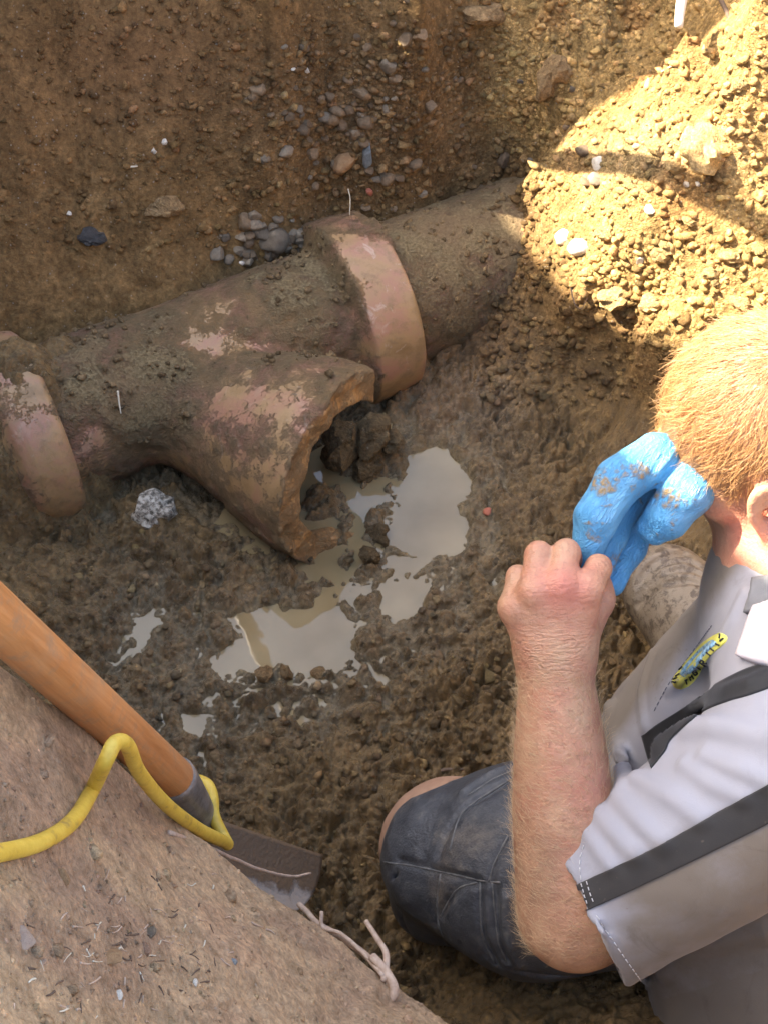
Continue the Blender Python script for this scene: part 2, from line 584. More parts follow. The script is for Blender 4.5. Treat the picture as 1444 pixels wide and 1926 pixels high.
M['stone'] = mat_simple('grey_stone', [(0.3, (0.17, 0.13, 0.085)), (0.6, (0.26, 0.205, 0.135)), (0.8, (0.34, 0.28, 0.20))], 2.73, 0.8, 0.002, rand=0.35)
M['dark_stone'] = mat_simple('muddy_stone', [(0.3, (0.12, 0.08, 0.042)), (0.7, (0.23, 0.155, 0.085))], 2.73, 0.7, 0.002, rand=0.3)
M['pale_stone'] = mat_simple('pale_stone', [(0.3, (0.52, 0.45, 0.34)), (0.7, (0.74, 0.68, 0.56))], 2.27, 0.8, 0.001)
M['red_stone'] = mat_simple('red_clay_chip', [(0.3, (0.30, 0.085, 0.045)), (0.7, (0.44, 0.15, 0.085))], 2.27, 0.7, 0.001)
M['orange_stone'] = mat_simple('orange_stone', [(0.3, (0.24, 0.13, 0.055)), (0.7, (0.40, 0.24, 0.11))], 2.27, 0.8, 0.002)
M['blue_stone'] = mat_simple('blue_grey_slate', [(0.3, (0.13, 0.14, 0.135)), (0.7, (0.28, 0.30, 0.29))], 2.27, 0.6, 0.001)
def mat_earth(name, tone):
    m = M['soil'].copy(); m.name = name
    for n in list(m.node_tree.nodes):
        if n.type == 'ATTRIBUTE':
            v = m.node_tree.nodes.new('ShaderNodeRGB' if n.attribute_name == 'tone' else 'ShaderNodeValue')
            v.outputs[0].default_value = tuple(tone) + (1,) if n.attribute_name == 'tone' else (.6 if n.attribute_name == 'crumb' else .1)
            src = n.outputs['Color'] if n.attribute_name == 'tone' else n.outputs['Fac']
            for l in list(src.links):
                m.node_tree.links.new(v.outputs[0], l.to_socket)
    src = [n for n in m.node_tree.nodes if n.type == 'TEX_COORD'][0].outputs['Object']
    mp_ = m.node_tree.nodes.new('ShaderNodeVectorMath'); mp_.operation = 'SCALE'; mp_.inputs['Scale'].default_value = .035
    for l in list(src.links):
        m.node_tree.links.new(mp_.outputs[0], l.to_socket)
    m.node_tree.links.new(src, mp_.inputs[0])
    return m
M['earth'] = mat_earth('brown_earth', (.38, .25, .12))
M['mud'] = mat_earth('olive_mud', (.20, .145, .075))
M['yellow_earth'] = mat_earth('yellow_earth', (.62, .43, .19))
M['slag'] = mat_simple('black_slag', [(0.3, (0.025, 0.024, 0.022)), (0.7, (0.07, 0.065, 0.06))], 4.09, 0.4, 0.003)
M['concrete'] = mat_simple('speckled_concrete', [(0.36, (0.06, 0.05, 0.036)), (0.47, (0.24, 0.20, 0.145)), (0.58, (0.58, 0.52, 0.41))], 5.0, 0.8, 0.004, bscale=8)
M['root'] = mat_simple('root_bark', [(0.3, (0.36, 0.24, 0.16)), (0.7, (0.58, 0.44, 0.32))], 150, 0.8, 0.0006)
M['straw'] = mat_simple('pale_straw', [(0.3, (0.50, 0.42, 0.28)), (0.7, (0.72, 0.66, 0.52))], 150, 0.8, 0.0)
M['twig'] = mat_simple('dark_twig', [(0.3, (0.08, 0.05, 0.03)), (0.7, (0.17, 0.11, 0.07))], 150, 0.85, 0.0006)
M['slate'] = mat_simple('brown_flake', [(0.3, (0.24, 0.16, 0.11)), (0.7, (0.34, 0.25, 0.18))], 1.82, 0.7, 0.0008)

# ------------------------------------------------------------------ where things stand (photo pixel + height or depth)
ZA = 0.08
A_L = PZ(85, 800, ZA)                      # centre of the left bell's rim
A_R = PZ(693, 575, ZA)                     # centre of the junction's own bell
AX = (A_R - A_L) / np.linalg.norm(A_R - A_L)
A_R = A_R - AX * .047
M0 = PZ(300, 722, 0.055)
MOUTH = P(650, 882, 2.15)

BX = (MOUTH - M0); BL = np.linalg.norm(BX); BX = BX / BL
R_OUT, R_IN = 0.108, 0.088


# ------------------------------------------------------------------ ground
ctrl = []
def gz(px, py, z):
    q = PZ(px, py, z); ctrl.append((q[0], q[1], z))
for a in [(150, 1200, .035), (60, 1060, .07), (300, 990, .045), (450, 1060, .03), (850, 1350, .035), (600, 1450, .045),
          (450, 1400, .03), (900, 1250, .05), (650, 1750, .06), (950, 820, .05), (1000, 920, .045), (1060, 700, .085),
          (1150, 800, .06), (1050, 1150, .05), (1250, 1250, .05), (1300, 950, .08), (850, 760, .04), (900, 700, .06),
          (980, 1500, .05), (1200, 1700, .05), (800, 1900, .05), (300, 1500, .04), (100, 1400, .05), (1150, 1050, .05),
          (400, 1350, .022), (250, 1150, .022), (700, 1250, .018), (930, 1050, .03), (560, 1090, .02),
          # behind and over the pipes
          (0, 655, .15), (200, 585, .165), (330, 555, .165), (500, 470, .165), (420, 480, .165), (100, 500, .22), (620, 380, .175), (720, 380, .18),
          (850, 352, .16), (950, 318, .175), (1010, 306, .215),
          (100, 300, .33), (100, 100, .45), (100, -60, .56), (500, 300, .30), (500, 100, .43), (500, -60, .56),
          (800, 250, .27), (800, 100, .40), (800, -60, .54), (1050, 120, .37), (1180, 60, .37), (1180, -80, .46),
          # right hand slope and the lip under it
          (1000, 315, .25), (1005, 395, .205), (1020, 480, .20), (1080, 555, .215), (1220, 625, .24), (1200, 450, .315), (1200, 300, .385),
          (1110, 230, .34), (1270, 150, .42), (1290, 60, .52), (1400, 60, .57), (1440, 300, .44), (1440, 480, .36), (1350, 120, .50), (1440, -60, .66),
          (900, 500, .09), (850, 560, .07), (960, 590, .10), (1000, 640, .10), (1160, 720, .10)]:
    gz(*a)
# inside the pipe runs the ground keeps low
for s in np.linspace(-0.3, 1.05, 9):
    q = A_L + AX * s * np.linalg.norm(A_R - A_L); ctrl.append((q[0], q[1], 0.04))
for s in (0.5, 0.8, 1.0, 1.15):
    q = M0 + BX * BL * s; ctrl.append((q[0], q[1], -0.03))
for a in [(-.85, .7, .5), (-.8, 1.1, .45), (-.85, 1.5, .5), (-.9, 1.9, .7), (-1.1, .6, 1.0), (-1.1, 1.2, 1.0), (-1.1, 2., 1.0), (-.5, 2.35, .95),
          (0, 2.4, .95), (.5, 2.4, 1.0), (.8, 1.9, .9), (.85, 1.5, .8), (.85, 1.1, .6), (.85, .7, .7), (1.1, 1.2, 1.0), (.6, .2, .8), (1.1, .3, 1.),
          (-2.5, 0, 1), (-2.5, 2, 1), (2.5, 0, 1), (2.5, 3, 1), (0, 4, 1), (-2.5, 4, 1), (0, -2, 1), (.5, 1.0, .1), (.6, .6, .25), (.65, 1.4, .35),
          (-.6, .75, .3), (-.3, .45, .3), (.0, .35, .25), (.3, .35, .4), (0.15, .15, .75), (-.5, .2, .8), (0, -.3, .95), (-1, -.3, 1.)]:
    ctrl.append(a)
floor_h = rbf(ctrl)

# the near bank, lower left
bank = []
def bt(px, py, t):
    q = P(px, py, t); bank.append(tuple(q))
EDGE_PX = [(-160, 1080, 1.02), (0, 1262, 1.10), (150, 1372, 1.19), (250, 1470, 1.26), (345, 1560, 1.32), (450, 1655, 1.36), (560, 1722, 1.385), (650, 1795, 1.395),
           (745, 1872, 1.40), (835, 1932, 1.40), (960, 2020, 1.40)]
for a in EDGE_PX:
    bt(*a)
for a in [(0, 1926, .86), (300, 1926, 1.06), (600, 1926, 1.25), (150, 1650, 1.06), (0, 1480, .98), (300, 1700, 1.16), (450, 1800, 1.22), (0, 1700, .92), (200, 2100, .9), (600, 2150, 1.1)]:
    bt(*a)
bank_rbf = rbf(bank)
edge_xy = [tuple(P(*a)[:2]) for a in EDGE_PX]
bank_poly = edge_xy + [(edge_xy[-1][0] + .1, -.1), (-1.2, -.1), (-1.2, edge_xy[0][1] + .1)]

puddles_px = [
    [(430, 1160), (490, 1138), (560, 1142), (648, 1140), (668, 1185), (655, 1235), (592, 1283), (540, 1262), (480, 1278), (392, 1272), (385, 1250), (445, 1215), (455, 1185)],
    [(765, 860), (800, 832), (855, 848), (893, 905), (868, 950), (886, 990), (862, 1040), (800, 1052), (738, 1042), (722, 1000), (748, 935), (760, 900)],
    [(715, 1095), (800, 1080), (812, 1110), (790, 1160), (742, 1172), (714, 1140)],
    [(250, 1200), (265, 1165), (300, 1158), (310, 1172), (280, 1190), (262, 1222)],
    [(342, 1358), (360, 1342), (388, 1345), (375, 1380), (352, 1376)],
    [(735, 1040), (800, 1050), (790, 1085), (722, 1098)],
]
puddles = [[tuple(PZ(x, y, 0.0)[:2]) for x, y in q] for q in puddles_px]

def axis_coord(x0, x1, h, far, g=1.07):
    a = list(np.arange(x0, x1 + h / 2, h)); s = h; b = []
    v = a[-1]
    while v < far:
        s *= g; v += s; b.append(v)
    s = h; c = []; v = a[0]
    while v > -far:
        s *= g; v -= s; c.append(v)
    return np.array(c[::-1] + a + b)

GX = axis_coord(-0.66, 0.68, 0.002, 40)
GY = axis_coord(0.24, 2.16, 0.002, 40)
X, Y = np.meshgrid(GX, GY, indexing='ij')
sh = X.shape
x = X.ravel(); y = Y.ravel()
far = np.maximum(np.maximum(np.abs(x) - 1.3, np.abs(y - 1.0) - 1.7), 0)
h = floor_h(x, y)
h = h * (1 - sstep(0, 1.0, far)) + 1.0 * sstep(0, 1.0, far)
sdp = np.full(x.shape, 1e9)
for q in puddles:
    sdp = np.minimum(sdp, poly_sd(x, y, q))
core = (np.abs(x) < 0.9) & (y > 0.1) & (y < 2.4)
px_, py_, _t = to_px(np.stack([x, y, h], 1))

# zones
slope = sstep(0.19, 0.26, h) * sstep(0.12, 0.2, x + 0.0 * y) * core       # loose sunny earth on the right
pipe_side = (x - A_L[0]) * AX[1] - (y - A_L[1]) * AX[0]                   # <0 behind the pipe run
wall = sstep(0.11, 0.19, h) * core
floorz = (1 - wall) * core
sdp = sdp + 0.016 * fbm2(x, y, 26, 3, 33) + 0.006
m_p = 1 - sstep(-0.012, 0.016, sdp)
m_wet = 1 - sstep(0.0, 0.16, sdp)
# relief
wx = x + 0.010 * perlin2(x * 22, y * 22, 3); wy = y + 0.010 * perlin2(x * 22 + 5, y * 22, 4)
f1, f2, rid = worley2(wx, wy, 42, 1)
g1, g2, gid = worley2(wx, wy, 95, 2)
l1 = np.sqrt(np.clip(1 - (f1 / 0.72) ** 2, 0, 1)); l2 = np.sqrt(np.clip(1 - (g1 / 0.75) ** 2, 0, 1))
big = fbm2(x, y, 4.5, 3, 9); mid = fbm2(x, y, 18, 4, 20, 0.55); fine = fbm2(x, y, 120, 3, 40, 0.6)
clod = np.clip(0.55 + 1.3 * fbm2(x, y, 7, 2, 55), 0.0, 1.3)
def billow(f, o, s, wx_, wy_, gain=0.52):
    r = 0; a = 1.0
    for i in range(o):
        r = r + a * (np.abs(perlin2(wx_ * f + 3.1 * i, wy_ * f - 5.7 * i, s + i)) - 0.22); f *= 1.93; a *= gain
    return r
bil = billow(26, 4, 100, wx, wy, 0.5)
bil2 = billow(75, 2, 110, wx, wy, 0.5)
hole = np.clip(fbm2(wx, wy, 16, 2, 140) - .12, 0, 1) * np.clip(1 - np.abs(perlin2(wx * 30, wy * 30, 141)) * 3, 0, 1)
lump_f = (0.075 * bil + 0.024 * bil2) * (0.45 + 0.65 * clod) - 0.05 * hole + 0.008 * l1 * np.clip(rid * 2 - 1, 0, 1) * clod + 0.008 * mid + 0.003 * fine
lump_w = -0.05 * hole + (0.052 * bil + 0.018 * bil2) * (0.4 + 0.6 * clod) + 0.007 * l1 * np.clip(rid * 2 - 1, 0, 1) * clod + 0.012 * mid + 0.004 * fine
lump_s = 0.034 * bil + 0.014 * bil2 + 0.012 * l1 * np.clip(rid * 2 - 1, 0, 1) + 0.016 * mid + 0.005 * fine
smooth_patch = np.exp(-(((px_ - 230) / 260) ** 2 + ((py_ - 110) / 130) ** 2)) + np.exp(-(((px_ - 1180) / 110) ** 2 + ((py_ - 60) / 70) ** 2)) + 0.9 * np.exp(-(((px_ - 850) / 90) ** 2 + ((py_ - 230) / 40) ** 2)) \
    + 0.8 * np.exp(-(((px_ - 840) / 110) ** 2 + ((py_ - 720) / 50) ** 2))
sm = np.clip(1 - 0.8 * smooth_patch, 0.15, 1)
rel = floorz * lump_f + (wall - np.minimum(wall, slope)) * lump_w * sm + slope * lump_s
gy_, gx_ = np.gradient(h.reshape(sh), GY, axis=1), np.gradient(h.reshape(sh), GX, axis=0)
rel = rel / (1 + (np.hypot(gx_, gy_).ravel() / 1.0) ** 2)
rel = rel + 0.02 * big * core * (1 - m_wet)
hg = h + rel
bed = -0.011 + 0.006 * mid + 0.014 * bil + 0.002 * fine
near = 0.016 + 0.6 * lump_f
hg = hg * (1 - m_wet * 0.85) + near * m_wet * 0.85
hg = hg * (1 - m_p) + bed * m_p
for (cx_, cy_, cz_, rr_) in ((1005, 420, .19, .05), (608, 920, .032, .06), (640, 975, .016, .045), (20, 690, .235, .055), (706, 822, .040, .07), (738, 870, .016, .05), (656, 846, .030, .05), (690, 880, .022, .045), (700, 1040, .016, .03), (716, 985, .012, .02), (10, 655, .250, .075), (110, 640, .205, .06), (-80, 660, .26, .1)):
    q_ = PZ(cx_, cy_, cz_)
    dd_ = np.hypot(x - q_[0], y - q_[1])
    hg = np.maximum(hg, cz_ + 0.7 * rel + .010 * mid - (dd_ / rr_) ** 2 * 0.07)
# puddle beds
# shallow sumps round the puddle so that it frays into the mud
# bank
core_b = (x > -1.2) & (x < 0.4) & (y > -0.1) & (y < 0.95)
sdb = np.full(x.shape, 9.0); hb = np.full(x.shape, -9.0)
xb, yb = x[core_b], y[core_b]
wob = 0.010 * perlin2(xb * 14, yb * 14, 71) + 0.004 * perlin2(xb * 45, yb * 45, 72)
sdb[core_b] = poly_sd(xb, yb, bank_poly) + wob
bw1, bw2, bid = worley2(xb, yb, 130, 6)
bl = np.sqrt(np.clip(1 - (bw1 / 0.7) ** 2, 0, 1))
chips = np.clip(0.2 + 2.2 * fbm2(xb, yb, 9, 2, 61), 0, 1)
base_b = np.clip(bank_rbf(xb, yb), 0.2, 1.1)
hbk = base_b + 0.022 * fbm2(xb, yb, 7, 3, 62) + 0.004 * fbm2(xb, yb, 50, 4, 63, 0.6) + 0.006 * bl * chips * bid + 0.016 * billow(24, 4, 120, xb, yb, .5)
e = sdb[core_b]
hbk = hbk - np.where(e > -0.03, (np.clip(e + 0.03, 0, 0.05)) ** 2 * 5.0 + np.clip(e - 0.01, 0, 9) * 3.2, 0)
fade = sstep(-1.1, -0.8, xb) * sstep(-0.1, 0.15, yb)
hb[core_b] = np.where(fade > 0.5, hbk, base_b * fade + (1 - fade) * hg[core_b])
is_bank = hb > hg
hg = np.maximum(hg, hb)
bank_m = np.where(is_bank, sstep(0.05, -0.01, sdb) if False else 1 - sstep(-0.005, 0.06, sdb), 0.0)
# unseen ridge added left of the pit, its profile shaped to block the sun
RX = -1.35
def ridge_point(p):
    s = (p[0] - RX) / (-SUN[0]); return p[1] + s * SUN[1], p[2] + s * SUN[2]
low_y, low_z = zip(*[ridge_point(q) for q in (PZ(1230, 650, .25), PZ(1085, 570, .225), PZ(930, 400, .235))])
low_y = [0.98, 1.15, 1.25] + list(low_y); low_z = [2.27, 2.17, 2.08] + [low_z[0] - .05, low_z[1] - .085, low_z[2] - .10]
STEP_Y = ridge_point(PZ(1000, 300, .26))[0] + .038
order = np.argsort(low_y)
prof = np.interp(y, np.array(low_y)[order], np.array(low_z)[order])
prof = prof + 0.02 * perlin2(y * 9, y * 0 + .5, 81)
tall = sstep(STEP_Y - 0.015, STEP_Y + 0.03, y + 0.02 * perlin2(y * 0 + 3.3, x * 7, 82))
prof = prof + tall * 0.9
prof = prof * sstep(-1.2, -0.2, y) * (1 - sstep(3.2, 4.4, y)) + 1.0 * (1 - sstep(-1.2, -0.2, y) * (1 - sstep(3.2, 4.4, y)))
ridge = 1.0 + (prof - 1.0) * np.exp(-np.maximum(np.abs(x - RX) - 0.06, 0) ** 2 / 0.045)
hg = np.where((x < -0.75), np.maximum(hg, np.where(ridge > 1.03, ridge, -9) * (x < -1.0) + -9 * (x >= -1.0)), hg)

Zg = hg.reshape(sh)
def ground_z(qx, qy):
    qx = np.asarray(qx, float); qy = np.asarray(qy, float)
    i = np.clip(np.searchsorted(GX, qx) - 1, 0, sh[0] - 2); j = np.clip(np.searchsorted(GY, qy) - 1, 0, sh[1] - 2)
    u = (qx - GX[i]) / (GX[i + 1] - GX[i]); v = (qy - GY[j]) / (GY[j + 1] - GY[j])
    return (Zg[i, j] * (1 - u) + Zg[i + 1, j] * u) * (1 - v) + (Zg[i, j + 1] * (1 - u) + Zg[i + 1, j + 1] * u) * v

TT = np.arange(0.75, 3.2, 0.0015)
def hit(px, py, lift=0.0):
    d = CF + CR * ((px - CX) / FPX) + CU * ((CY - py) / FPX)
    q = CAM + TT[:, None] * d
    k = np.argmax(q[:, 2] < ground_z(q[:, 0], q[:, 1]))
    p = q[k].copy(); p[2] += lift
    return p

def hits(px, py):
    return np.array([hit(a, b) for a, b in zip(px, py)])

# colour and wetness of the ground
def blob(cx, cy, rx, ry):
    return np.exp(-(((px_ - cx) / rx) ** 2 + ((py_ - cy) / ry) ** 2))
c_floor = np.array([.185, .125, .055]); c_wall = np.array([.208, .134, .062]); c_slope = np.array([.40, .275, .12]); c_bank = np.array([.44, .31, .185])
tone = c_floor[None] * np.ones((len(x), 1))
def blend(m, c):
    global tone
    m = np.clip(m, 0, 1)[:, None]
    tone = tone * (1 - m) + np.asarray(c)[None] * m
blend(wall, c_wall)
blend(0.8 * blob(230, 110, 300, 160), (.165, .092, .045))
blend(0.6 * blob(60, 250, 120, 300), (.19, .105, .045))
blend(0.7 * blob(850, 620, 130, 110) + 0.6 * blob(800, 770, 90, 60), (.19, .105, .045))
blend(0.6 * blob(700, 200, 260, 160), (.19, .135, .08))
blend(0.7 * blob(1150, 60, 140, 90), (.13, .088, .048))  # upper recess: its deep shade is painted into the tone
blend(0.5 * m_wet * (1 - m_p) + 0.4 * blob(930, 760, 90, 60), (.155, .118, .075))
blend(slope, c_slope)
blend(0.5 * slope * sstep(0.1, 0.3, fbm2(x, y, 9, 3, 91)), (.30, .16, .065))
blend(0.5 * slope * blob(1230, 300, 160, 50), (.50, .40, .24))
blend((1 - core.astype(float)), (.22, .15, .09))
blend(m_p, (.20, .15, .07))
tone = tone * (1 + 0.35 * np.clip(mid, -1, 1) + 0.3 * np.clip(fine, -1, 1) + 0.25 * (rid - 0.5) * (1 - bank_m) * core)[:, None]
blend(bank_m, c_bank)
bt_n = fbm2(x, y, 7, 4, 95)
blend(0.75 * bank_m * sstep(0.0, 0.35, bt_n), (.30, .20, .135))
blend(0.6 * bank_m * sstep(0.05, 0.4, -bt_n), (.44, .29, .18))
tone = np.clip(tone * np.where(bank_m[:, None] > .5, np.array([[1.1, 1.08, 1.05]]), np.array([[1.10, 1.04, .92]])), 0.01, 0.9)
crumb = np.clip(0.30 + 0.9 * blob(700, 220, 260, 150) + slope * .8 - smooth_patch * .6, .05, 1) * (1 - bank_m) + 0.14 * bank_m
blend(0.85 * m_p + 0 * m_p, (.24, .185, .095))
blend(0.7 * (1 - sstep(.004, .018, hg)) * core * (1 - m_p), (.20, .155, .085))
wet = np.clip(floorz * 0.92 + 0.4 * m_wet, 0, 1) * (1 - bank_m)
wet = np.clip(wet - 0.5 * sstep(0.08, 0.2, h), 0, 1)
film = (1 - sstep(.006, .020, hg)) * core * (1 - bank_m); wet = np.maximum(wet, film); crumb = np.where(film > .3, crumb * .5, crumb)

n0, n1 = sh
ii = np.arange(n0 - 1)[:, None] * n1; jj = np.arange(n1 - 1)[None]
F = np.stack([ii + jj, ii + n1 + jj, ii + n1 + jj + 1, ii + jj + 1], -1).reshape(-1, 4)
V = np.stack([x, y, hg], 1)
fc = F[:, 0]
zone = np.zeros(len(F), int)
zone[(core & (wall > 0.5))[fc]] = 1
zone[(core & (wall <= 0.5))[fc]] = 2
zone[(is_bank & core)[fc]] = 3
def sub(name, m):
    f = F[m]; u, inv = np.unique(f, return_inverse=True)
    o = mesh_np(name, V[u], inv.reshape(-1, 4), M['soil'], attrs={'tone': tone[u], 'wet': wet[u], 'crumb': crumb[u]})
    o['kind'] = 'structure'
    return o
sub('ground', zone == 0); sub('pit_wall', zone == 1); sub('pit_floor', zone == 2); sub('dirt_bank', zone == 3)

# water
wp = [(-0.45, 0.93), (0.17, 0.93), (0.22, 1.2), (0.22, 1.56), (0.0, 1.56), (-0.22, 1.40), (-0.28, 1.26), (-0.45, 1.26)]
wo_ = mesh_py('puddle_water', [(a, b, 0.0) for a, b in wp], [tuple(range(8))], M['water'], smooth=False)
wo_['kind'] = 'structure'

# ------------------------------------------------------------------ clay pipes
def pipe_mud(p, cover=0.0):
    n = fbm3(p, 9, 3, 5) * 0.9 + fbm3(p, 30, 3, 7) * 0.5
    qx, qy, _ = to_px(p)
    b = lambda cx, cy, rx, ry: np.exp(-(((qx - cx) / rx) ** 2 + ((qy - cy) / ry) ** 2))
    m = 0.60 + n * 0.75 + cover
    sA = (p - A_L.astype(np.float32)) @ AX.astype(np.float32)
    m -= 0.44 * sstep(LAB - .012, LAB + .004, sA) * (1 - sstep(LAB + .066, LAB + .076, sA)) * (0.55 + 0.6 * (qy > 440))
    m -= 0.30 * sstep(-.075, -.06, sA) * (1 - sstep(.004, .012, sA))
    # bare places seen in the photograph
    m -= 0.55 * b(740, 620, 60, 110) + 0.55 * b(690, 480, 40, 40) + 0.6 * b(75, 850, 60, 110) + 0.35 * b(470, 740, 120, 50) + 0.45 * b(370, 640, 90, 25)
    m -= 0.35 * b(340, 580, 140, 22) + 0.35 * b(500, 880, 150, 70) + 0.3 * b(340, 880, 90, 40) + 0.4 * b(180, 815, 25, 35) + 0.4 * b(540, 780, 40, 60)
    m += 0.45 * b(600, 560, 70, 90) + 0.35 * b(250, 760, 70, 90) + 0.3 * b(450, 620, 50, 40) + 0.35 * b(700, 440, 60, 20)
    return m

def lathe_d(p, c, ax, prof):
    """distance of a turned profile [(s, r)], closed outline in the (axis, radius) half plane"""
    q = p - np.asarray(c, np.float32); s = q @ ax.astype(np.float32)
    r = np.linalg.norm(q - s[:, None] * ax.astype(np.float32), axis=1)
    return s, r

LAB = np.linalg.norm(A_R - A_L)
W1 = CR - BX * (BX @ CR); W1 = (W1 / np.linalg.norm(W1)).astype(np.float32)
W2 = np.cross(BX, W1).astype(np.float32); W2 = W2 * np.sign(W2[2])
def outer_main(p):
    q = p - A_L.astype(np.float32); s = q @ AX.astype(np.float32)
    r = np.linalg.norm(q - s[:, None] * AX.astype(np.float32), axis=1)
    bell = sstep(LAB - 0.024, LAB - 0.006, s)
    R = R_OUT + (0.146 - R_OUT) * bell - 0.003 * sstep(LAB, LAB + 0.075, s)
    d = r - R
    d = smax(d, s - (LAB + 0.072), 0.006)
    return smax(d, -s - 0.05, 0.004), s, r

def outer_branch(p):
    q = p - M0.astype(np.float32); s = q @ BX.astype(np.float32)
    r = np.linalg.norm(q - s[:, None] * BX.astype(np.float32), axis=1)
    fl = sstep(0.10, BL + 0.0, s)
    R = 0.104 + 0.040 * fl
    return r - R, s, r, R

def junction(p):
    dm, sm_, rm = outer_main(p)
    db, sb, rb, Rb = outer_branch(p)
    n = fbm3(p, 20, 3, 3)
    n2 = perlin3(p * 60, 12)
    # broken mouth: the lower right of the rim goes further than the upper
    low = (p[:, 2] - MOUTH[2])
    c_ = (p - MOUTH.astype(np.float32)) @ W1; u_ = (p - MOUTH.astype(np.float32)) @ W2
    cut = sb - (BL - 0.004 + 0.012 * n + 0.004 * n2 + 0.03 * sstep(-0.02, -0.12, u_) * sstep(-0.1, 0.0, c_) - 0.24 * sstep(0.030, 0.080, c_ + 0.014 * n - 0.045 * sstep(0.02, 0.07, u_) + 0.02 * sstep(-0.05, -.12, u_)))
    db = np.maximum(db, cut)
    db = np.maximum(db, 0.0 - sb)
    d = smin(dm, db, 0.018)
    d = np.maximum(d, -np.maximum(rm - R_IN, np.maximum(-sm_ - 0.049, sm_ - (LAB - 0.02))))
    d = np.maximum(d, -np.maximum(rm - 0.120, (LAB + 0.004) - sm_))
    d = np.maximum(d, -np.maximum(rb - (Rb - 0.018 - 0.026 * sstep(BL - .06, BL - .008, sb)), -sb))
    return d

def junction_mud(p):
    d = junction(p)
    m = pipe_mud(p)
    outside = sstep(-0.02, 0.0, outer_main(p)[0]) * sstep(-0.02, 0.0, outer_branch(p)[0] + 0.004)
    k = sstep(0.42, 0.75, m) * 0.0045 + 0.0018 * fbm3(p, 110, 2, 15) * sstep(0.4, 0.6, m)
    return d - k * outside

lo = np.minimum(A_L, A_R) - [0.12, 0.30, 0.17]; hi = np.maximum(A_L, A_R) + [0.16, 0.17, 0.20]
Vj, Qj = sd_mesh(junction_mud, lo, hi, 0.0029)
mud = pipe_mud(Vj)
dm, s_m, r_m = outer_main(Vj); db, s_b, r_b, R_b = outer_branch(Vj)
inner = np.where((r_b < R_b - 0.008) & (s_b > 0.03) & (dm > -0.1) & ((r_m < R_IN + 0.004) | (s_b > 0.1)), 1.0, 0.0)
brk = np.where((s_b > BL - 0.05) & (np.abs(r_b - (R_b - 0.020)) < 0.017), 1.0, 0.0)
inner = np.maximum(inner, brk * 0.85)
mud = np.where(inner > 0.5, 0.30 + 0.45 * fbm3(Vj, 25, 3, 31), mud)
jt = thing('pipe_junction', 'broken clay sewer junction with a flared side branch open to the right', 'pipe', (0, 0, 0))
fcen = Vj[Qj].mean(1)
_, fs, fr = outer_main(fcen); fdb, fsb, _, _ = outer_branch(fcen)
reg = np.where(fs > LAB - 0.03, 1, np.where((fdb < outer_main(fcen)[0]) & (fsb > 0.09), 2, 0))
for k, nm in ((0, 'barrel'), (1, 'bell'), (2, 'branch')):
    f = Qj[reg == k]; u, inv = np.unique(f, return_inverse=True)
    mesh_np(nm, Vj[u], inv.reshape(-1, 4), M['clay'], jt, attrs={'mud': mud[u], 'inner': inner[u]})

def lathe_pipe(profile, c, ax, n=180, cover=0.0):
    """turned pipe with mud relief; profile [(s, r)] outer then inner, dense"""
    prof = np.array(profile); sidx = np.concatenate([[0], np.cumsum(np.hypot(*np.diff(prof, axis=0).T))])
    m = int(sidx[-1] / 0.004)
    ss = np.linspace(0, sidx[-1], m)
    S = np.interp(ss, sidx, prof[:, 0]); R = np.interp(ss, sidx, prof[:, 1])
    u = np.cross(ax, [0, 0, 1.0]); u /= np.linalg.norm(u); w = np.cross(u, ax)
    a = np.linspace(0, 2 * np.pi, n, endpoint=False)
    dirs = np.cos(a)[:, None] * u + np.sin(a)[:, None] * w
    Vp = (c + S[:, None, None] * ax + R[:, None, None] * dirs[None]).reshape(-1, 3)
    md = pipe_mud(Vp, cover)
    kk = sstep(0.42, 0.75, md) * 0.005 + 0.002 * fbm3(Vp, 90, 2, 15) * sstep(0.4, 0.6, md) + 0.0015 * fbm3(Vp, 25, 2, 16)
    Vp = Vp + np.repeat(dirs[None], m, 0).reshape(-1, 3) * kk[:, None]
    i = np.arange(m - 1)[:, None] * n; j = np.arange(n)[None]; j2 = (j + 1) % n
    Fp = np.stack([i + j, i + j2, i + n + j2, i + n + j], -1).reshape(-1, 4)
    return Vp, Fp, md

def clay_pipe(label, c, ax, bell_prof, barrel_prof, cover):
    t = thing('clay_pipe', label, 'pipe', (0, 0, 0))
    for nm, pr in (('bell', bell_prof), ('barrel', barrel_prof)):
        if pr:
            Vp, Fp, md = lathe_pipe(pr, c, ax, cover=cover)
            mesh_np(nm, Vp, Fp, M['clay'], t, attrs={'mud': md, 'inner': np.zeros(len(md))})
    return t
clay_pipe('pink clay sewer pipe bell at the left edge of the pit floor', A_L, AX,
          [(-0.03, 0.112), (0.0, 0.118), (0.008, 0.122), (0.008, 0.136), (0.002, 0.143), (-0.012, 0.147), (-0.045, 0.146), (-0.060, 0.141), (-0.072, 0.128), (-0.085, 0.110)],
          [(-0.078, 0.109), (-0.10, 0.107), (-0.45, 0.106)], -0.12)
right_pipe = clay_pipe('mud covered clay pipe running from the junction bell into the sunlit slope', A_R, AX,
          None, [(0.03, 0.110), (0.06, 0.1095), (0.75, 0.108)], 0.30)

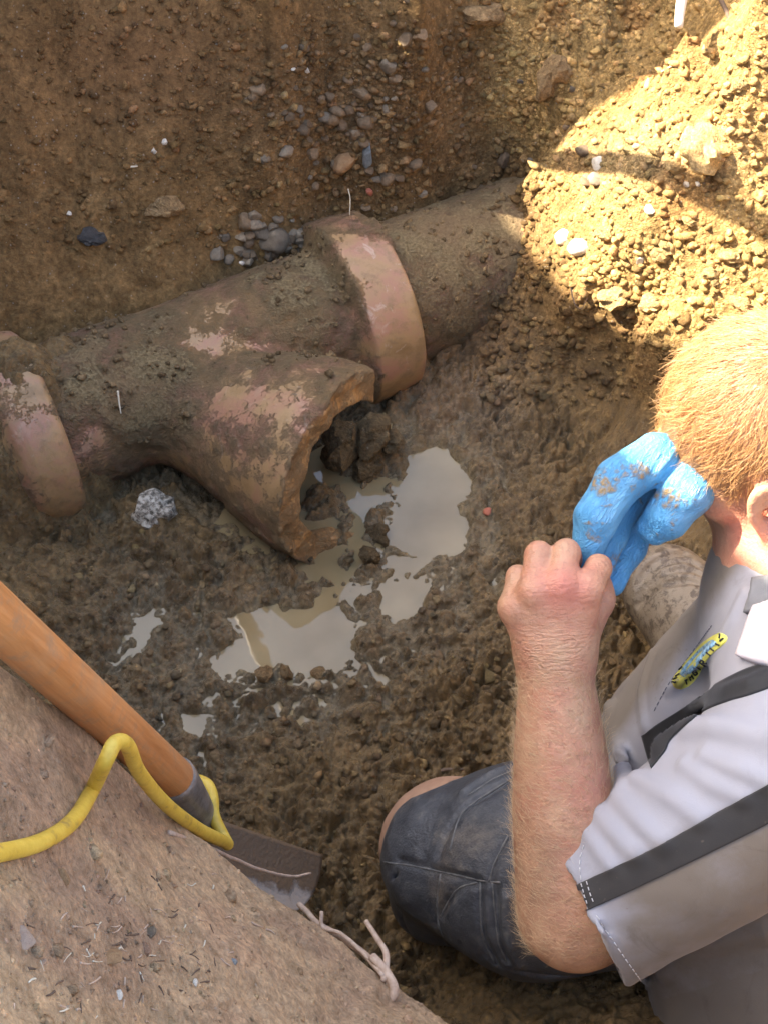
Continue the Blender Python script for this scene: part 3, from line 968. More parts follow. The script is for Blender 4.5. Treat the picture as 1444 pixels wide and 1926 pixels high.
# ------------------------------------------------------------------ loose stones and lumps
def ico(sub_):
    import bmesh
    b = bmesh.new(); bmesh.ops.create_icosphere(b, subdivisions=sub_, radius=1.0)
    v = np.array([q.co[:] for q in b.verts]); b.verts.index_update()
    f = np.array([[q.index for q in g.verts] for g in b.faces]); b.free()
    return v, f
def rock_variant(sub_, seed, rough=0.3, angular=0.0):
    v, f = ico(sub_)
    r = np.random.default_rng(seed)
    d = v.copy()
    n = fbm3(v + seed * 3.1, 1.1, 3, seed % 7)
    d = v * (1 + rough * n)[:, None]
    for _ in range(int(angular)):
        nn = r.normal(size=3); nn /= np.linalg.norm(nn); o = r.uniform(0.55, 0.85)
        e = np.clip(d @ nn - o, 0, None); d = d - e[:, None] * nn * 0.9
    d = d * r.uniform(0.75, 1.2, 3)
    return d, f
def rand_rot(r):
    q = r.normal(size=4); q /= np.linalg.norm(q); w, a, b, c = q
    return np.array([[1 - 2 * (b * b + c * c), 2 * (a * b - c * w), 2 * (a * c + b * w)], [2 * (a * b + c * w), 1 - 2 * (a * a + c * c), 2 * (b * c - a * w)], [2 * (a * c - b * w), 2 * (b * c + a * w), 1 - 2 * (a * a + b * b)]])

def crumb_variant(i):
    v, f = rock_variant(1, 20 + i, 0.8, 3)
    r_ = np.random.default_rng(300 + i)
    return v * r_.uniform(.68, 1.25, (len(v), 1)) + r_.normal(0, .07, v.shape), f
V1 = [crumb_variant(i) for i in range(16)]
def scatter(name, pts, sizes, cols, wets, kind='stuff', sink=0.25):
    VV = []; FF = []; CC = []; WW = []; o = 0
    for i in range(len(pts)):
        v, f = V1[i % len(V1)]
        q = (v * sizes[i]) @ rand_rot(rng).T
        q[:, 2] *= 0.7
        q = q + pts[i] + [0, 0, sizes[i] * (0.5 - sink)]
        VV.append(q); FF.append(f + o); o += len(v)
        CC.append(np.repeat(cols[i][None], len(v), 0)); WW.append(np.full(len(v), wets[i]))
    ob = mesh_np(name, np.concatenate(VV), np.concatenate(FF), M['soil'], attrs={'tone': np.concatenate(CC), 'wet': np.concatenate(WW), 'crumb': np.full(sum(len(q) for q in VV), .35)}, smooth=False)
    ob['kind'] = kind
    return ob

tone3 = tone.reshape(sh[0], sh[1], 3); wet2 = wet.reshape(sh)
def ground_attr(qx, qy):
    i = np.clip(np.searchsorted(GX, qx) - 1, 0, sh[0] - 2); j = np.clip(np.searchsorted(GY, qy) - 1, 0, sh[1] - 2)
    return tone3[i, j], wet2[i, j]

def field(name, n, region, smin_, smax_, gain=1.0, spread=0.35, keep=None, power=3.6):
    """lumps over a photo region; region gives (px, py) samples"""
    pxs, pys = region(n)
    p = hits(pxs, pys)
    if keep is not None:
        k = keep(pxs, pys, p); p = p[k]
    sz = smin_ + (smax_ - smin_) * rng.random(len(p)) ** power
    c, w = ground_attr(p[:, 0], p[:, 1])
    c = c * gain * np.exp(rng.normal(0, spread, len(p)))[:, None] * (1 + rng.normal(0, 0.025, (len(p), 3)))
    return scatter(name, p, sz, np.clip(c, 0.01, 0.8), w * 0.8)

def box(a, b, c, d):
    return lambda n: (rng.uniform(a, c, n), rng.uniform(b, d, n))
def gauss(cx, cy, sx, sy):
    return lambda n: (rng.normal(cx, sx, n), rng.normal(cy, sy, n))
def clip_slope(px, py, p):
    return (p[:, 2] > 0.2) & (p[:, 1] > 1.0)
def off_bank(px, py, p):
    return (p[:, 1] > 0.8) | (p[:, 2] < 0.15)
field('wall_gravel', 2800, gauss(700, 210, 220, 130), 0.0015, 0.010, 1.1, 0.22)
field('wall_crumbs', 2400, box(-20, -20, 1290, 480), 0.0013, 0.008, 1.05, 0.2)
field('slope_crumbs', 4200, lambda n: (rng.uniform(930, 1460, n), rng.uniform(-20, 660, n)), 0.0013, 0.010, 1.05, 0.22, clip_slope, 5.5)
field('floor_clods', 2400, box(60, 980, 1250, 1880), 0.0018, 0.009, 1.0, 0.3, lambda a, b, p: (p[:, 2] < 0.13) & (p[:, 2] > 0.004))
field('lip_crumbs', 900, lambda n: (rng.uniform(900, 1260, n), rng.uniform(470, 760, n)), 0.002, 0.010, 1.0, 0.3, off_bank, 2.6)
field('bank_lumps', 110, lambda n: (rng.uniform(-10, 800, n), rng.uniform(1300, 1930, n)), 0.002, 0.008, 1.0, 0.12, lambda a, b, p: (p[:, 2] > 0.2) & (p[:, 1] < 0.75), 3.0)
field('pipe_end_crumbs', 420, lambda n: (rng.normal(960, 34, n), rng.normal(460, 70, n)), 0.002, 0.011, 1.0, 0.25, off_bank, 3.0)
field('bank_grit', 1900, lambda n: (rng.uniform(-10, 800, n), rng.uniform(1380, 1930, n)), 0.0006, 0.0030, 1.15, 0.2, lambda a, b, p: (p[:, 2] > 0.2) & (p[:, 1] < 0.75))

ku = rng.choice(np.flatnonzero((mud > 0.62) & (inner < .5)), 1500)
kn = grad(junction, Vj[ku])
up_ = (kn[:, 2] > .15) & ((Vj[ku] - CAM.astype(np.float32)) @ CF.astype(np.float32) < 2.6)
kp = Vj[ku][up_] + kn[up_] * .001
pc_ = scatter('mud_crumbs', kp, 0.0012 + 0.006 * rng.random(len(kp)) ** 3.5, np.array([.20, .138, .070]) * np.exp(rng.normal(0, .22, len(kp)))[:, None], np.full(len(kp), .1))
pc_.parent = jt
u_r = np.cross(AX, [0, 0, 1.0]); u_r /= np.linalg.norm(u_r); w_r = np.cross(u_r, AX)
n_r = 900; s_r = .075 + .26 * rng.random(n_r) ** .8; a_r = rng.uniform(-2.9, -.15, n_r)
k_r = (np.cos(a_r)[:, None] * u_r + np.sin(a_r)[:, None] * w_r); k_r = k_r * np.where(k_r[:, 2:3] < -.3, 1, 1)
k_r[:, 2] = np.abs(k_r[:, 2])
p_r = A_R + s_r[:, None] * AX + k_r * .112
near_r = fbm3(p_r, 14, 2, 71) > -.15
pr_ = scatter('mud_crumbs', p_r[near_r], 0.0012 + 0.006 * rng.random(int(near_r.sum())) ** 3.2, np.array([.21, .142, .068]) * np.exp(rng.normal(0, .22, int(near_r.sum())))[:, None], np.full(int(near_r.sum()), .1))
pr_.parent = right_pipe
ROCKS = [rock_variant(3, 50 + i, 0.35, 6) for i in range(8)]
def rough_variant(i):
    v, f = rock_variant(3, 70 + i, 0.7, 2)
    n = v / np.linalg.norm(v, axis=1)[:, None]
    return v + n * (0.16 * np.abs(fbm3(v, 2.2, 3, i % 7)) - .07)[:, None] + n * (.07 * fbm3(v, 5.5, 3, 3))[:, None], f
CLODS = [rough_variant(i) for i in range(8)]
rock_me = {}
def stone(name, label, px, py, wpx, mat, cat='stone', group=None, flat=0.75, var=None, sink=0.3, asp=1.0, rz=None, lift=0.0):
    p = hit(px, py)
    t = to_px(p)[2]
    r = wpx / 2 / FPX * t
    i = var if var is not None else random.randrange(len(ROCKS))
    key = (i, mat)
    if key not in rock_me:
        v, f = (CLODS if mat in ('earth', 'yellow_earth', 'mud', 'concrete', 'slag') else ROCKS)[i]
        me = bpy.data.meshes.new(name)
        me.from_pydata(v.tolist(), [], f.tolist()); me.materials.append(M[mat])
        me.polygons.foreach_set('use_smooth', np.ones(len(f), bool))
        me.set_sharp_from_angle(angle=math.radians(40))
        rock_me[key] = me
    o = bpy.data.objects.new(name, rock_me[key]); COL.objects.link(o)
    o.scale = (r * asp, r, r * flat)
    o.rotation_euler = (random.uniform(-.4, .4), random.uniform(-.4, .4), rz if rz is not None else random.uniform(0, 6.28))
    o.location = (p[0], p[1], p[2] + r * flat * (0.6 - sink) + lift)
    return tag(o, label, cat, group)

stone('stone', 'large grey stone with a flat top against the back of the junction bell', 518, 458, 62, 'stone', var=0)
stone('stone', 'round grey stone lowest of the pebble heap left of the junction bell', 410, 482, 40, 'stone', var=1)
stone('stone', 'brown grey stone uppermost of the pebble heap beside the junction bell', 462, 420, 44, 'dark_stone', var=2)
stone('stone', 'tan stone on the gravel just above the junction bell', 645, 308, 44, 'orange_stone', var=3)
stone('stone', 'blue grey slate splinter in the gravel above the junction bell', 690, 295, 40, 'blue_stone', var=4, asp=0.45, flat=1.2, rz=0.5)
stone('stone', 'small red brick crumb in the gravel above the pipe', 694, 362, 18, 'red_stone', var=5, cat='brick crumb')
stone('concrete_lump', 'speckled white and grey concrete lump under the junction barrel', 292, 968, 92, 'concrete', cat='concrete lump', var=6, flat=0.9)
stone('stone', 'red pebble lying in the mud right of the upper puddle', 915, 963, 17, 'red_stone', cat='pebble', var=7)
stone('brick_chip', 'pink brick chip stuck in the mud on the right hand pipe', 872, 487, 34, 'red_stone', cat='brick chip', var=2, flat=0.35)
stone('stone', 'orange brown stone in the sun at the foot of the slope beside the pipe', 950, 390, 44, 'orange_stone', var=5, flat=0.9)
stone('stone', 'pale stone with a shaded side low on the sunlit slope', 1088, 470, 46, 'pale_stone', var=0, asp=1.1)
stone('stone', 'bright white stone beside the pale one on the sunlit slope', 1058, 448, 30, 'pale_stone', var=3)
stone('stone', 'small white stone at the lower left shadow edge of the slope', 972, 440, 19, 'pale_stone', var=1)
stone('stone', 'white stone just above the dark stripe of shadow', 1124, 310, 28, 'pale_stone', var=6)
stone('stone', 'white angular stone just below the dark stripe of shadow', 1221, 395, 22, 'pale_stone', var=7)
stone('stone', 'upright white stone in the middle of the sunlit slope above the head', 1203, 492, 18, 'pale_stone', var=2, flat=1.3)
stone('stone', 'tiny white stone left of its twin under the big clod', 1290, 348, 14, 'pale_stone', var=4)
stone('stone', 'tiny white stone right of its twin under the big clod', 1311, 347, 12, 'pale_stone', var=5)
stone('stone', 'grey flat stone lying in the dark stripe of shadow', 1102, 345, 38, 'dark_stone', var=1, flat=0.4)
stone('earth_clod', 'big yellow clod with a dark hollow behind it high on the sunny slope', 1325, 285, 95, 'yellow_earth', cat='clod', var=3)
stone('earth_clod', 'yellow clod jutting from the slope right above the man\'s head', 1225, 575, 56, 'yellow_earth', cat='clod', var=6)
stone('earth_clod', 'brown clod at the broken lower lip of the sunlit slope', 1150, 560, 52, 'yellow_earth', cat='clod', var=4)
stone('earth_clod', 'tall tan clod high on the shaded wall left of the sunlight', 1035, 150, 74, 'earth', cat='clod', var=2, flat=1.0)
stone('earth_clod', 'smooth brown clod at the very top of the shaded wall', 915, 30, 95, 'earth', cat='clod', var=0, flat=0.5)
stone('earth_clod', 'red brown clod stuck on the left wall above the junction barrel', 310, 392, 64, 'earth', cat='clod', var=5, flat=0.5)
stone('stone', 'dark shiny slag lump on the left wall', 175, 448, 60, 'slag', cat='slag lump', var=6, flat=0.5)
stone('stone', 'small white stone on the left wall above the slag lump', 131, 403, 14, 'pale_stone', var=1)
stone('stone', 'white flake of stone sticking out in the middle of the left wall', 310, 268, 17, 'pale_stone', var=3, asp=0.6)
stone('stone', 'small buff stone beside the white flake on the left wall', 290, 285, 15, 'pale_stone', var=2)
stone('stone', 'white chip in the wall above the junction bell, right of its twin', 578, 133, 13, 'pale_stone', var=4)
stone('stone', 'white chip in the wall above the junction bell, left of its twin', 551, 130, 11, 'pale_stone', var=7)
stone('stone', 'tiny white pebble lying on top of the junction barrel', 458, 524, 13, 'pale_stone', cat='pebble', var=1, lift=0.03)
stone('stone', 'dark round mud ball at the lower rim of the near puddle', 541, 1268, 30, 'earth', cat='mud ball', var=1, flat=0.9)
stone('stone', 'brown mud ball left of the dark one at the near puddle', 497, 1270, 30, 'earth', cat='mud ball', var=3, flat=0.9)
stone('stone', 'mud ball right of the dark one at the near puddle', 600, 1270, 28, 'earth', cat='mud ball', var=4, flat=0.8)
for a, b, w, nm in ((652, 846, 92, 'big crumbly mud clod inside the broken mouth of the junction'), (700, 828, 84, 'mud clod just right of the big one at the junction mouth'), (632, 872, 54, 'small mud clod at the left inside the junction mouth'),
                    (690, 888, 66, 'mud clod with grass at the water edge in front of the junction mouth'), (735, 838, 60, 'mud clod between the junction mouth and the upper puddle'), (712, 1010, 44, 'long mud lump between the mouth and the puddle'), (694, 1045, 40, 'mud lump at the lower right of the junction mouth')):
    stone('earth_clod', nm, a, b, w, 'mud', cat='clod', flat=.8, sink=.1)
for i in range(46):
    a, b = rng.normal(500, 46), rng.normal(455, 22)
    stone('pebble', 'small grey pebble in the heap behind the junction', a, b, rng.uniform(14, 32), 'stone' if i % 3 else 'dark_stone', 'pebble', 'pebbles heaped behind the junction')
for i in range(90):
    a, b = rng.normal(690, 130), rng.normal(230, 85)
    stone('pebble', 'rounded brown pebble in the gravelly back wall', a, b, 13 + 24 * rng.random() ** 2, 'stone' if i % 4 == 0 else 'dark_stone', 'pebble', 'pebbles in the back wall')
for i in range(60):
    a, b = rng.uniform(960, 1440), rng.uniform(60, 600)
    p = hit(a, b)
    if p[2] > 0.24 and a > 900 + (b - 300) * .9 and b > 640 - (a - 960) * 1.5:
        stone('pebble', 'yellow earth lump on the sunlit slope', a, b, rng.uniform(14, 40), 'yellow_earth', 'earth lump', 'earth lumps on the sunlit slope')

# ------------------------------------------------------------------ the man
man = thing('person', 'man with ginger hair kneeling in the pit pulling a blue glove off his hand', 'person', (0, 0, 0))

def nrm(v):
    v = np.asarray(v, float); return v / np.linalg.norm(v)
HC = P(1446, 800, 1.42)                              # head centre
HF = nrm([-0.80, 0.30, -0.52])                       # where the face points
HU = nrm(np.array([-0.25, 0.05, 1.0])); HU = nrm(HU - HF * (HU @ HF))
HL = np.cross(HU, HF)                                # out of the left ear
HAX = np.stack([HF, HL, HU])
def hp(f, l, u):
    return HC + HF * f + HL * l + HU * u
def hc(p):
    return (p - HC.astype(np.float32)) @ HAX.T.astype(np.float32)

NECK = P(1500, 1075, 1.47)
SHL = P(1500, 1455, 1.36)                            # left shoulder
ELB = P(1072, 1722, 1.44)
WRI = P(1043, 1232, 1.41)
ARM = [(ELB, .047), (P(1066, 1640, 1.432), .049), (P(1058, 1520, 1.425), .0475), (P(1052, 1400, 1.418), .0425), (P(1045, 1290, 1.412), .0355), (WRI, .0335)]
MCP = [P(966, 1142, 1.388), P(1004, 1112, 1.376), (P(1052, 1100, 1.372)), P(1102, 1106, 1.378)]
PIP = [P(974, 1086, 1.402), P(1012, 1044, 1.392), P(1064, 1040, 1.388), P(1124, 1068, 1.394)]
DIP = [P(988, 1090, 1.424), P(1022, 1052, 1.420), P(1074, 1050, 1.418), P(1122, 1098, 1.420)]
TIP = [P(1004, 1110, 1.428), P(1036, 1078, 1.428), P(1086, 1078, 1.426), P(1098, 1092, 1.428)]
FR = [(.0125, .0112, .0095, .0080), (.0135, .0126, .0102, .0085), (.0138, .0128, .0104, .0086), (.0135, .0122, .0102, .0085)]
RWR = P(1345, 893, 1.475); RELB = P(1500, 985, 1.62)

def arm_hand(p):
    d = chain(p, [a for a, r in ARM], [r for a, r in ARM])
    # wrist and back of the hand
    palm = None
    cw = [P(1012, 1225, 1.405), P(1030, 1222, 1.402), P(1055, 1222, 1.402), P(1075, 1225, 1.408)]
    for i in range(4):
        e = cone(p, cw[i], MCP[i], .0185, (.0145, .0150, .0152, .0150)[i])
        palm = e if palm is None else smin(palm, e, .012)
    pc = cone(p, P(1030, 1200, 1.425), P(1040, 1120, 1.412), .026, .026)
    palm = smin(palm, pc, .015)
    d = smin(d, palm, .022)
    fing = None
    for i in range(4):
        e = smin(cone(p, MCP[i], PIP[i], FR[i][0], FR[i][1]), cone(p, PIP[i], DIP[i], FR[i][1] * .98, FR[i][2]), .004)
        e = smin(e, cone(p, DIP[i], TIP[i], FR[i][2], FR[i][3]), .003)
        fing = e if fing is None else smin(fing, e, .0022)
    d = smin(d, fing, .008)
    th = cone(p, P(1080, 1200, 1.425), P(1122, 1128, 1.425), .021, .0165)
    d = smin(d, th, .014)
    th2 = smin(cone(p, P(1122, 1128, 1.425), P(1120, 1078, 1.434), .0150, .0115), cone(p, P(1120, 1078, 1.434), P(1098, 1050, 1.438), .0112, .0085), .004)
    return smin(d, th2, .006)

def head_sd(p):
    q = hc(p)
    d = np.linalg.norm((q - [-.012, 0, .012]) / np.array([.103, .083, .100], np.float32), axis=1)
    d = (d - 1) * .085
    d = smin(d, cone(p, hp(.045, 0, -.035), hp(.060, 0, -.095), .062, .036), .035)      # face to chin
    for sg in (-1, 1):
        d = smin(d, cone(p, hp(-.005, sg * .058, -.045), hp(.055, sg * .030, -.098), .022, .020), .025)   # jaw
        d = smin(d, cone(p, hp(.070, sg * .032, -.030), hp(.050, sg * .060, -.030), .018, .016), .02)     # cheekbone
    d = smin(d, cone(p, hp(.092, 0, .005), hp(.112, 0, -.038), .008, .014), .012)       # nose
    d = smin(d, cone(p, hp(.090, -.03, .012), hp(.090, .03, .012), .012, .012), .014)    # brow
    for sg in (-1, 1):
        d = smax(d, -(np.linalg.norm(p - hp(.102, sg * .031, -.012).astype(np.float32), axis=1) - .013), .008)   # eye hollows
        d = smin(d, np.linalg.norm(p - hp(.086, sg * .031, -.012).astype(np.float32), axis=1) - .0125, .004)
    d = smin(d, cone(p, hp(.094, -.018, -.066), hp(.094, .018, -.066), .0075, .0075), .006)   # lips
    d = smax(d, -cone(p, hp(.104, -.022, -.066), hp(.104, .022, -.066), .0022, .0022), .003)
    for sg in (-1, 1):                                                                    # ears
        c = hp(-.012, sg * .082, -.022)
        n = nrm(HL * sg - HF * .45); u = nrm(HU - n * (HU @ n)); w = np.cross(n, u)
        r = p - c.astype(np.float32)
        a = r @ u.astype(np.float32); b = r @ w.astype(np.float32); e = r @ n.astype(np.float32) - .006
        rr = np.sqrt((a / .033) ** 2 + (b / .021) ** 2)
        plate = np.maximum((rr - 1) * .021, np.abs(e) - .0045)
        rim = np.sqrt(((rr - .92) * .021) ** 2 + (e - .003) ** 2) - .0042
        ear = smin(plate, rim, .004)
        ear = smax(ear, -(np.linalg.norm((r - (n * .008 + w * .002 * sg).astype(np.float32)) / np.float32(1), axis=1) - .010), .004)
        d = smin(d, ear, .005)
    return d

def body_sd(p):
    d = arm_hand(p)
    d = smin(d, cone(p, P(1100, 1708, 1.438), SHL, .050, .062), .03)          # upper arm inside the sleeve
    d = smin(d, head_sd(p), .01)
    d = smin(d, cone(p, hp(-.045, 0, -.05), NECK, .058, .062), .02)
    d = smin(d, cone(p, NECK, P(1440, 1500, 1.62), .07, .11), .05)            # trunk inside the shirt
    d = smin(d, cone(p, NECK, SHL, .06, .06), .04)
    d = smin(d, chain(p, [P(1520, 1060, 1.62), RELB, RWR, P(1285, 880, 1.46)], [.06, .045, .031, .030]), .02)
    return d

def body_d(p):
    d = body_sd(p)
    # tendons, knuckle creases and wrist folds
    return d + 0.0007 * perlin3(p * 90, 4)

blo = np.array([0.06, 0.44, 0.24]); bhi = np.array([0.62, 1.18, 0.90])
Vb, Qb = sd_mesh(body_d, blo, bhi, 0.0026)
qx, qy, qt = to_px(Vb)
bl_ = lambda cx, cy, rx, ry: np.exp(-(((qx - cx) / rx) ** 2 + ((qy - cy) / ry) ** 2))
red = 0.75 * bl_(1060, 1110, 60, 50) + 0.45 * bl_(1120, 1480, 40, 60) + 0.5 * bl_(1440, 1010, 60, 60) + 0.3 * bl_(1380, 1040, 60, 60)
dirt = 0.9 * bl_(1010, 1650, 45, 110) + 0.7 * bl_(1060, 1790, 80, 40) + 0.25 * bl_(970, 1400, 25, 200)
body = mesh_np('body', Vb, Qb, M['skin'], man, attrs={'red': np.clip(red, 0, 1), 'dirt': np.clip(dirt, 0, 1), 'crease': np.clip(bl_(1040, 1225, 80, 45) + .5 * bl_(1050, 1090, 90, 30), 0, 1)})

# ---- blue glove, on his other hand, its fingers stretched by the pull
GL = {'index': [(P(1234, 860, 1.427), .0230), (P(1164, 904, 1.417), .0215), (P(1121, 972, 1.414), .0195), (P(1099, 1058, 1.425), .0135)],
      'middle': [(P(1226, 896, 1.466), .0160), (P(1176, 946, 1.462), .0150), (P(1148, 1008, 1.456), .0145), (P(1126, 1076, 1.440), .0118)],
      'ring': [(P(1225, 915, 1.480), .015), (P(1200, 985, 1.483), .0150), (P(1182, 1030, 1.480), .0150), (P(1150, 1098, 1.460), .0118)],
      'thumb': [(P(1325, 872, 1.432), .027), (P(1290, 925, 1.418), .0230), (P(1254, 972, 1.424), .0200), (P(1230, 992, 1.432), .0160)]}
def glove_sd(p):
    d = smin(cone(p, P(1300, 882, 1.455), P(1240, 872, 1.445), .034, .026), cone(p, P(1320, 890, 1.460), P(1300, 882, 1.455), .036, .034), .01)
    d = smin(d, cone(p, P(1240, 905, 1.500), P(1290, 905, 1.495), .022, .026), .012)
    for k, c in GL.items():
        e = None
        for i in range(3):
            g = cone(p, c[i][0], c[i + 1][0], c[i][1], c[i + 1][1])
            e = g if e is None else smin(e, g, .006)
        d = smin(d, e, .0035)
    # gathered folds of the thin rubber
    D_ = nrm(P(1235, 862, 1.44) - P(1100, 1058, 1.43)).astype(np.float32)
    q = p - (p @ D_)[:, None] * D_ * .72
    n = np.abs(perlin3(q * 62, 21)) + 0.5 * np.abs(perlin3(p * 48, 22))
    tear = perlin3(q * 130, 26)
    return d + 0.0034 * n - 0.0013 + 0.0009 * tear
Vg, Qg = sd_mesh(glove_sd, np.array([0.12, 0.79, 0.44]), np.array([0.38, 1.12, 0.76]), 0.0018)
kg = NT('blue_rubber')
gm = kg.noise(38, 8, 0.72, 0.5); gf = kg.noise(150, 4, 0.6)
gd = kg.math('ADD', kg.attr('dirt').outputs['Fac'], kg.math('MULTIPLY', kg.math('SUBTRACT', gm, 0.5), 1.6))
gd = kg.math('ADD', gd, kg.math('MULTIPLY', kg.math('SUBTRACT', gf, .5), 1.0))
gfac = kg.rng(gd, 0.50, 0.78)
kg.set(Base_Color=kg.mix(gfac, kg.mix(kg.noise(20, 3, .5), (0.04, 0.25, 0.55), (0.17, 0.44, 0.60)), (0.36, 0.25, 0.12)), Roughness=kg.mix(gfac, (0.36,) * 3, (0.9,) * 3))
kmp = kg.n('ShaderNodeMapping'); kmp.vector_type = 'TEXTURE'
kmp.inputs['Rotation'].default_value = Vector(nrm(P(1235, 862, 1.44) - P(1100, 1058, 1.43)).tolist()).to_track_quat('X', 'Z').to_euler(); kmp.inputs['Scale'].default_value = (5, 1, 1)
kg.l(kg.tc.outputs['Object'], kmp.inputs['Vector'])
kw = kg.n('ShaderNodeTexNoise', i_Scale=190, i_Detail=4, i_Roughness=.6, i_Distortion=1.2); kg.l(kmp.outputs['Vector'], kw.inputs['Vector'])
kc = kg.math('ABSOLUTE', kg.math('SUBTRACT', kw.outputs['Fac'], .5))
kg.bump(kg.math('ADD', kg.math('MULTIPLY', kc, 5.0), kg.math('ADD', kg.math('MULTIPLY', gf, .5), kg.math('MULTIPLY', gfac, 1.5))), 0.0018, 0.8)
gx, gy, _ = to_px(Vg)
gb = lambda cx, cy, rx, ry: np.exp(-(((gx - cx) / rx) ** 2 + ((gy - cy) / ry) ** 2))
gdirt = 0.28 + 0.3 * gb(1140, 905, 35, 35) + 0.35 * gb(1200, 880, 30, 18) + 0.4 * gb(1262, 935, 35, 35) + 0.2 * gb(1110, 1005, 20, 15) + 0.3 * gb(1155, 1050, 25, 15)
glove = mesh_np('glove', Vg, Qg, kg.m, man, attrs={'dirt': gdirt})
glove['label'] = 'muddy bright blue rubber glove half pulled off'

# ---- shirt
HEM_A, HEM_B = P(1060, 1640, 1.40), P(1205, 1868, 1.42)
SE = P(1085, 1712, 1.440)
sl_dir = nrm(SHL - SE)
def sleeve_sd(p):
    d = chain(p, [P(1040, 1742, 1.447), P(1180, 1660, 1.425), P(1330, 1570, 1.39), SHL], [.079, .080, .084, .088])
    return d
def torso_sd(p):
    d = cone(p, P(1525, 1195, 1.525), P(1430, 1490, 1.65), .115, .150)
    d = smin(d, cone(p, P(1430, 1470, 1.65), P(1480, 1830, 1.66), .150, .155), .05)
    d = smin(d, cone(p, NECK, SHL, .065, .085), .06)
    d = smin(d, cone(p, NECK, P(1560, 1000, 1.62), .065, .085), .05)
    d = smin(d, cone(p, P(1400, 1330, 1.60), P(1290, 1420, 1.64), .10, .095), .05)     # belly
    return d
hem_n = nrm(-sl_dir + 0.25 * nrm(np.cross(CF, sl_dir)) * 0)
def shirt0(p):
    s = sleeve_sd(p)
    # hem: a cut through the sleeve
    q = (p - P(1113, 1724, 1.41).astype(np.float32))
    hx = nrm(P(1060, 1600, 1.42) - P(1200, 1868, 1.42)); hn = nrm(np.cross(hx, CF)); hn = hn * np.sign(hn @ -sl_dir)
    a = q @ hn.astype(np.float32)
    s = smax(s, a - .002, .006)
    inner_ = cone(p, P(985, 1774, 1.447), P(1180, 1660, 1.425), .070, .070)
    s = smax(s, -np.maximum(inner_, -a - .03), .003)
    t = torso_sd(p)
    d = smin(t, s, .018)
    # neck opening
    return smax(d, -(cone(p, hp(-.035, 0, -.02), NECK, .066, .066)), .006)
FOLDS = [([(1200, 1466), (1262, 1500), (1322, 1540)], .0085), ([(1164, 1500), (1205, 1545), (1252, 1588)], .0080), ([(1128, 1530), (1160, 1570), (1200, 1606)], .0075),
         ([(1096, 1556), (1120, 1590), (1150, 1630)], .006), ([(1252, 1412), (1292, 1384), (1350, 1372), (1460, 1392)], .012), ([(1330, 1425), (1400, 1450), (1470, 1480)], .008),
         ([(1290, 1440), (1340, 1475), (1400, 1500)], .007), ([(1110, 1720), (1160, 1790), (1215, 1850)], .003), ([(1250, 1830), (1330, 1780), (1440, 1755)], .010),
         ([(1150, 1330), (1165, 1410), (1175, 1480)], .008), ([(1180, 1270), (1170, 1350), (1190, 1440)], .007), ([(1230, 1230), (1205, 1300), (1215, 1370)], .005),
         ([(1300, 1330), (1370, 1300), (1450, 1270)], .004), ([(1260, 1300), (1350, 1210), (1400, 1120)], .004)]
fold3 = []
for pts, r in FOLDS:
    w = [trace(shirt0, a, b) for a, b in pts]
    if all(k is not None for k in w):
        w = np.array(w); w = catmull(w, 2)
        fold3.append((w + CF * r * 0.55, r))
def shirt_sd(p):
    d = shirt0(p)
    nearm = d < 0.03
    if nearm.any():
        pn = p[nearm]; dn = d[nearm]
        for w, r in fold3:
            dn = near_chain(pn, w, r, dn, 1, .008)
        dn = dn + 0.0030 * fbm3(pn, 13, 2, 41) + 0.0012 * perlin3(pn * 40, 44)
        d = d.copy(); d[nearm] = dn
    return d
Vs, Qs = sd_mesh(shirt_sd, np.array([0.10, 0.38, 0.0]), np.array([0.72, 1.16, 0.86]), 0.0035, 0.02)
sx, sy, _ = to_px(Vs)
sb_ = lambda cx, cy, rx, ry: np.exp(-(((sx - cx) / rx) ** 2 + ((sy - cy) / ry) ** 2))
side = sx + (sy - 1085) * 0.685 - 1392                     # left of the seam = side panel
sdirt_shade = 0.95 * (sy < 1500) * sstep(25, -60, side) + 0.75 * sstep(1530, 1640, sy + (sx - 1240) * 0.42) * (sy > 1500) * sstep(1060, 1330, sx) + 0.3 * sb_(1200, 1680, 120, 40)
sdirt_shade = np.maximum(sdirt_shade, 0.72 * sstep(0, 60, sy + (sx - 1240) * 0.45 - 1655) * sstep(1080, 1200, sx))
sdirt_shade = np.maximum(sdirt_shade, 1.0 * sstep(-10, 20, sy + 0.30 * (sx - 1215) - 1880) * (sx > 1215))  # tail below the sleeve: its shade is painted in with the dirt colour
sdirt_shade = np.where(Vs[:, 0] < 0, 0, sdirt_shade)
shirt = mesh_np('shirt', Vs, Qs, M['shirt'], man, attrs={'dirt': np.clip(sdirt_shade, 0, 1)})
shirt['label'] = 'grimy pale grey polo shirt with black bands'

from mathutils.bvhtree import BVHTree
shirt_bvh = BVHTree.FromPolygons(Vs.tolist(), Qs.tolist())
CAMV = Vector(CAM.tolist())
def on_shirt(a, b):
    d = CF + CR * ((a - CX) / FPX) + CU * ((CY - b) / FPX)
    h_ = shirt_bvh.ray_cast(CAMV, Vector(d.tolist()))
    return None if h_[0] is None else (np.array(h_[0]), np.array(h_[1]) * (1 if np.dot(h_[1], d) < 0 else -1))
def lay(pts2, lift):
    pts2 = [tuple(q) for q in pts2]
    rs = [on_shirt(a, b) for a, b in pts2]
    ok = np.array([r_ is not None for r_ in rs]); q2 = np.array(pts2)
    out = np.zeros((len(rs), 3)); nn = np.zeros((len(rs), 3))
    for k_, r_ in enumerate(rs):
        if r_ is None:
            r_ = rs[np.flatnonzero(ok)[np.argmin(np.hypot(*(q2[ok] - q2[k_]).T))]]
        out[k_], nn[k_] = r_
    return out + nn * lift, out, nn
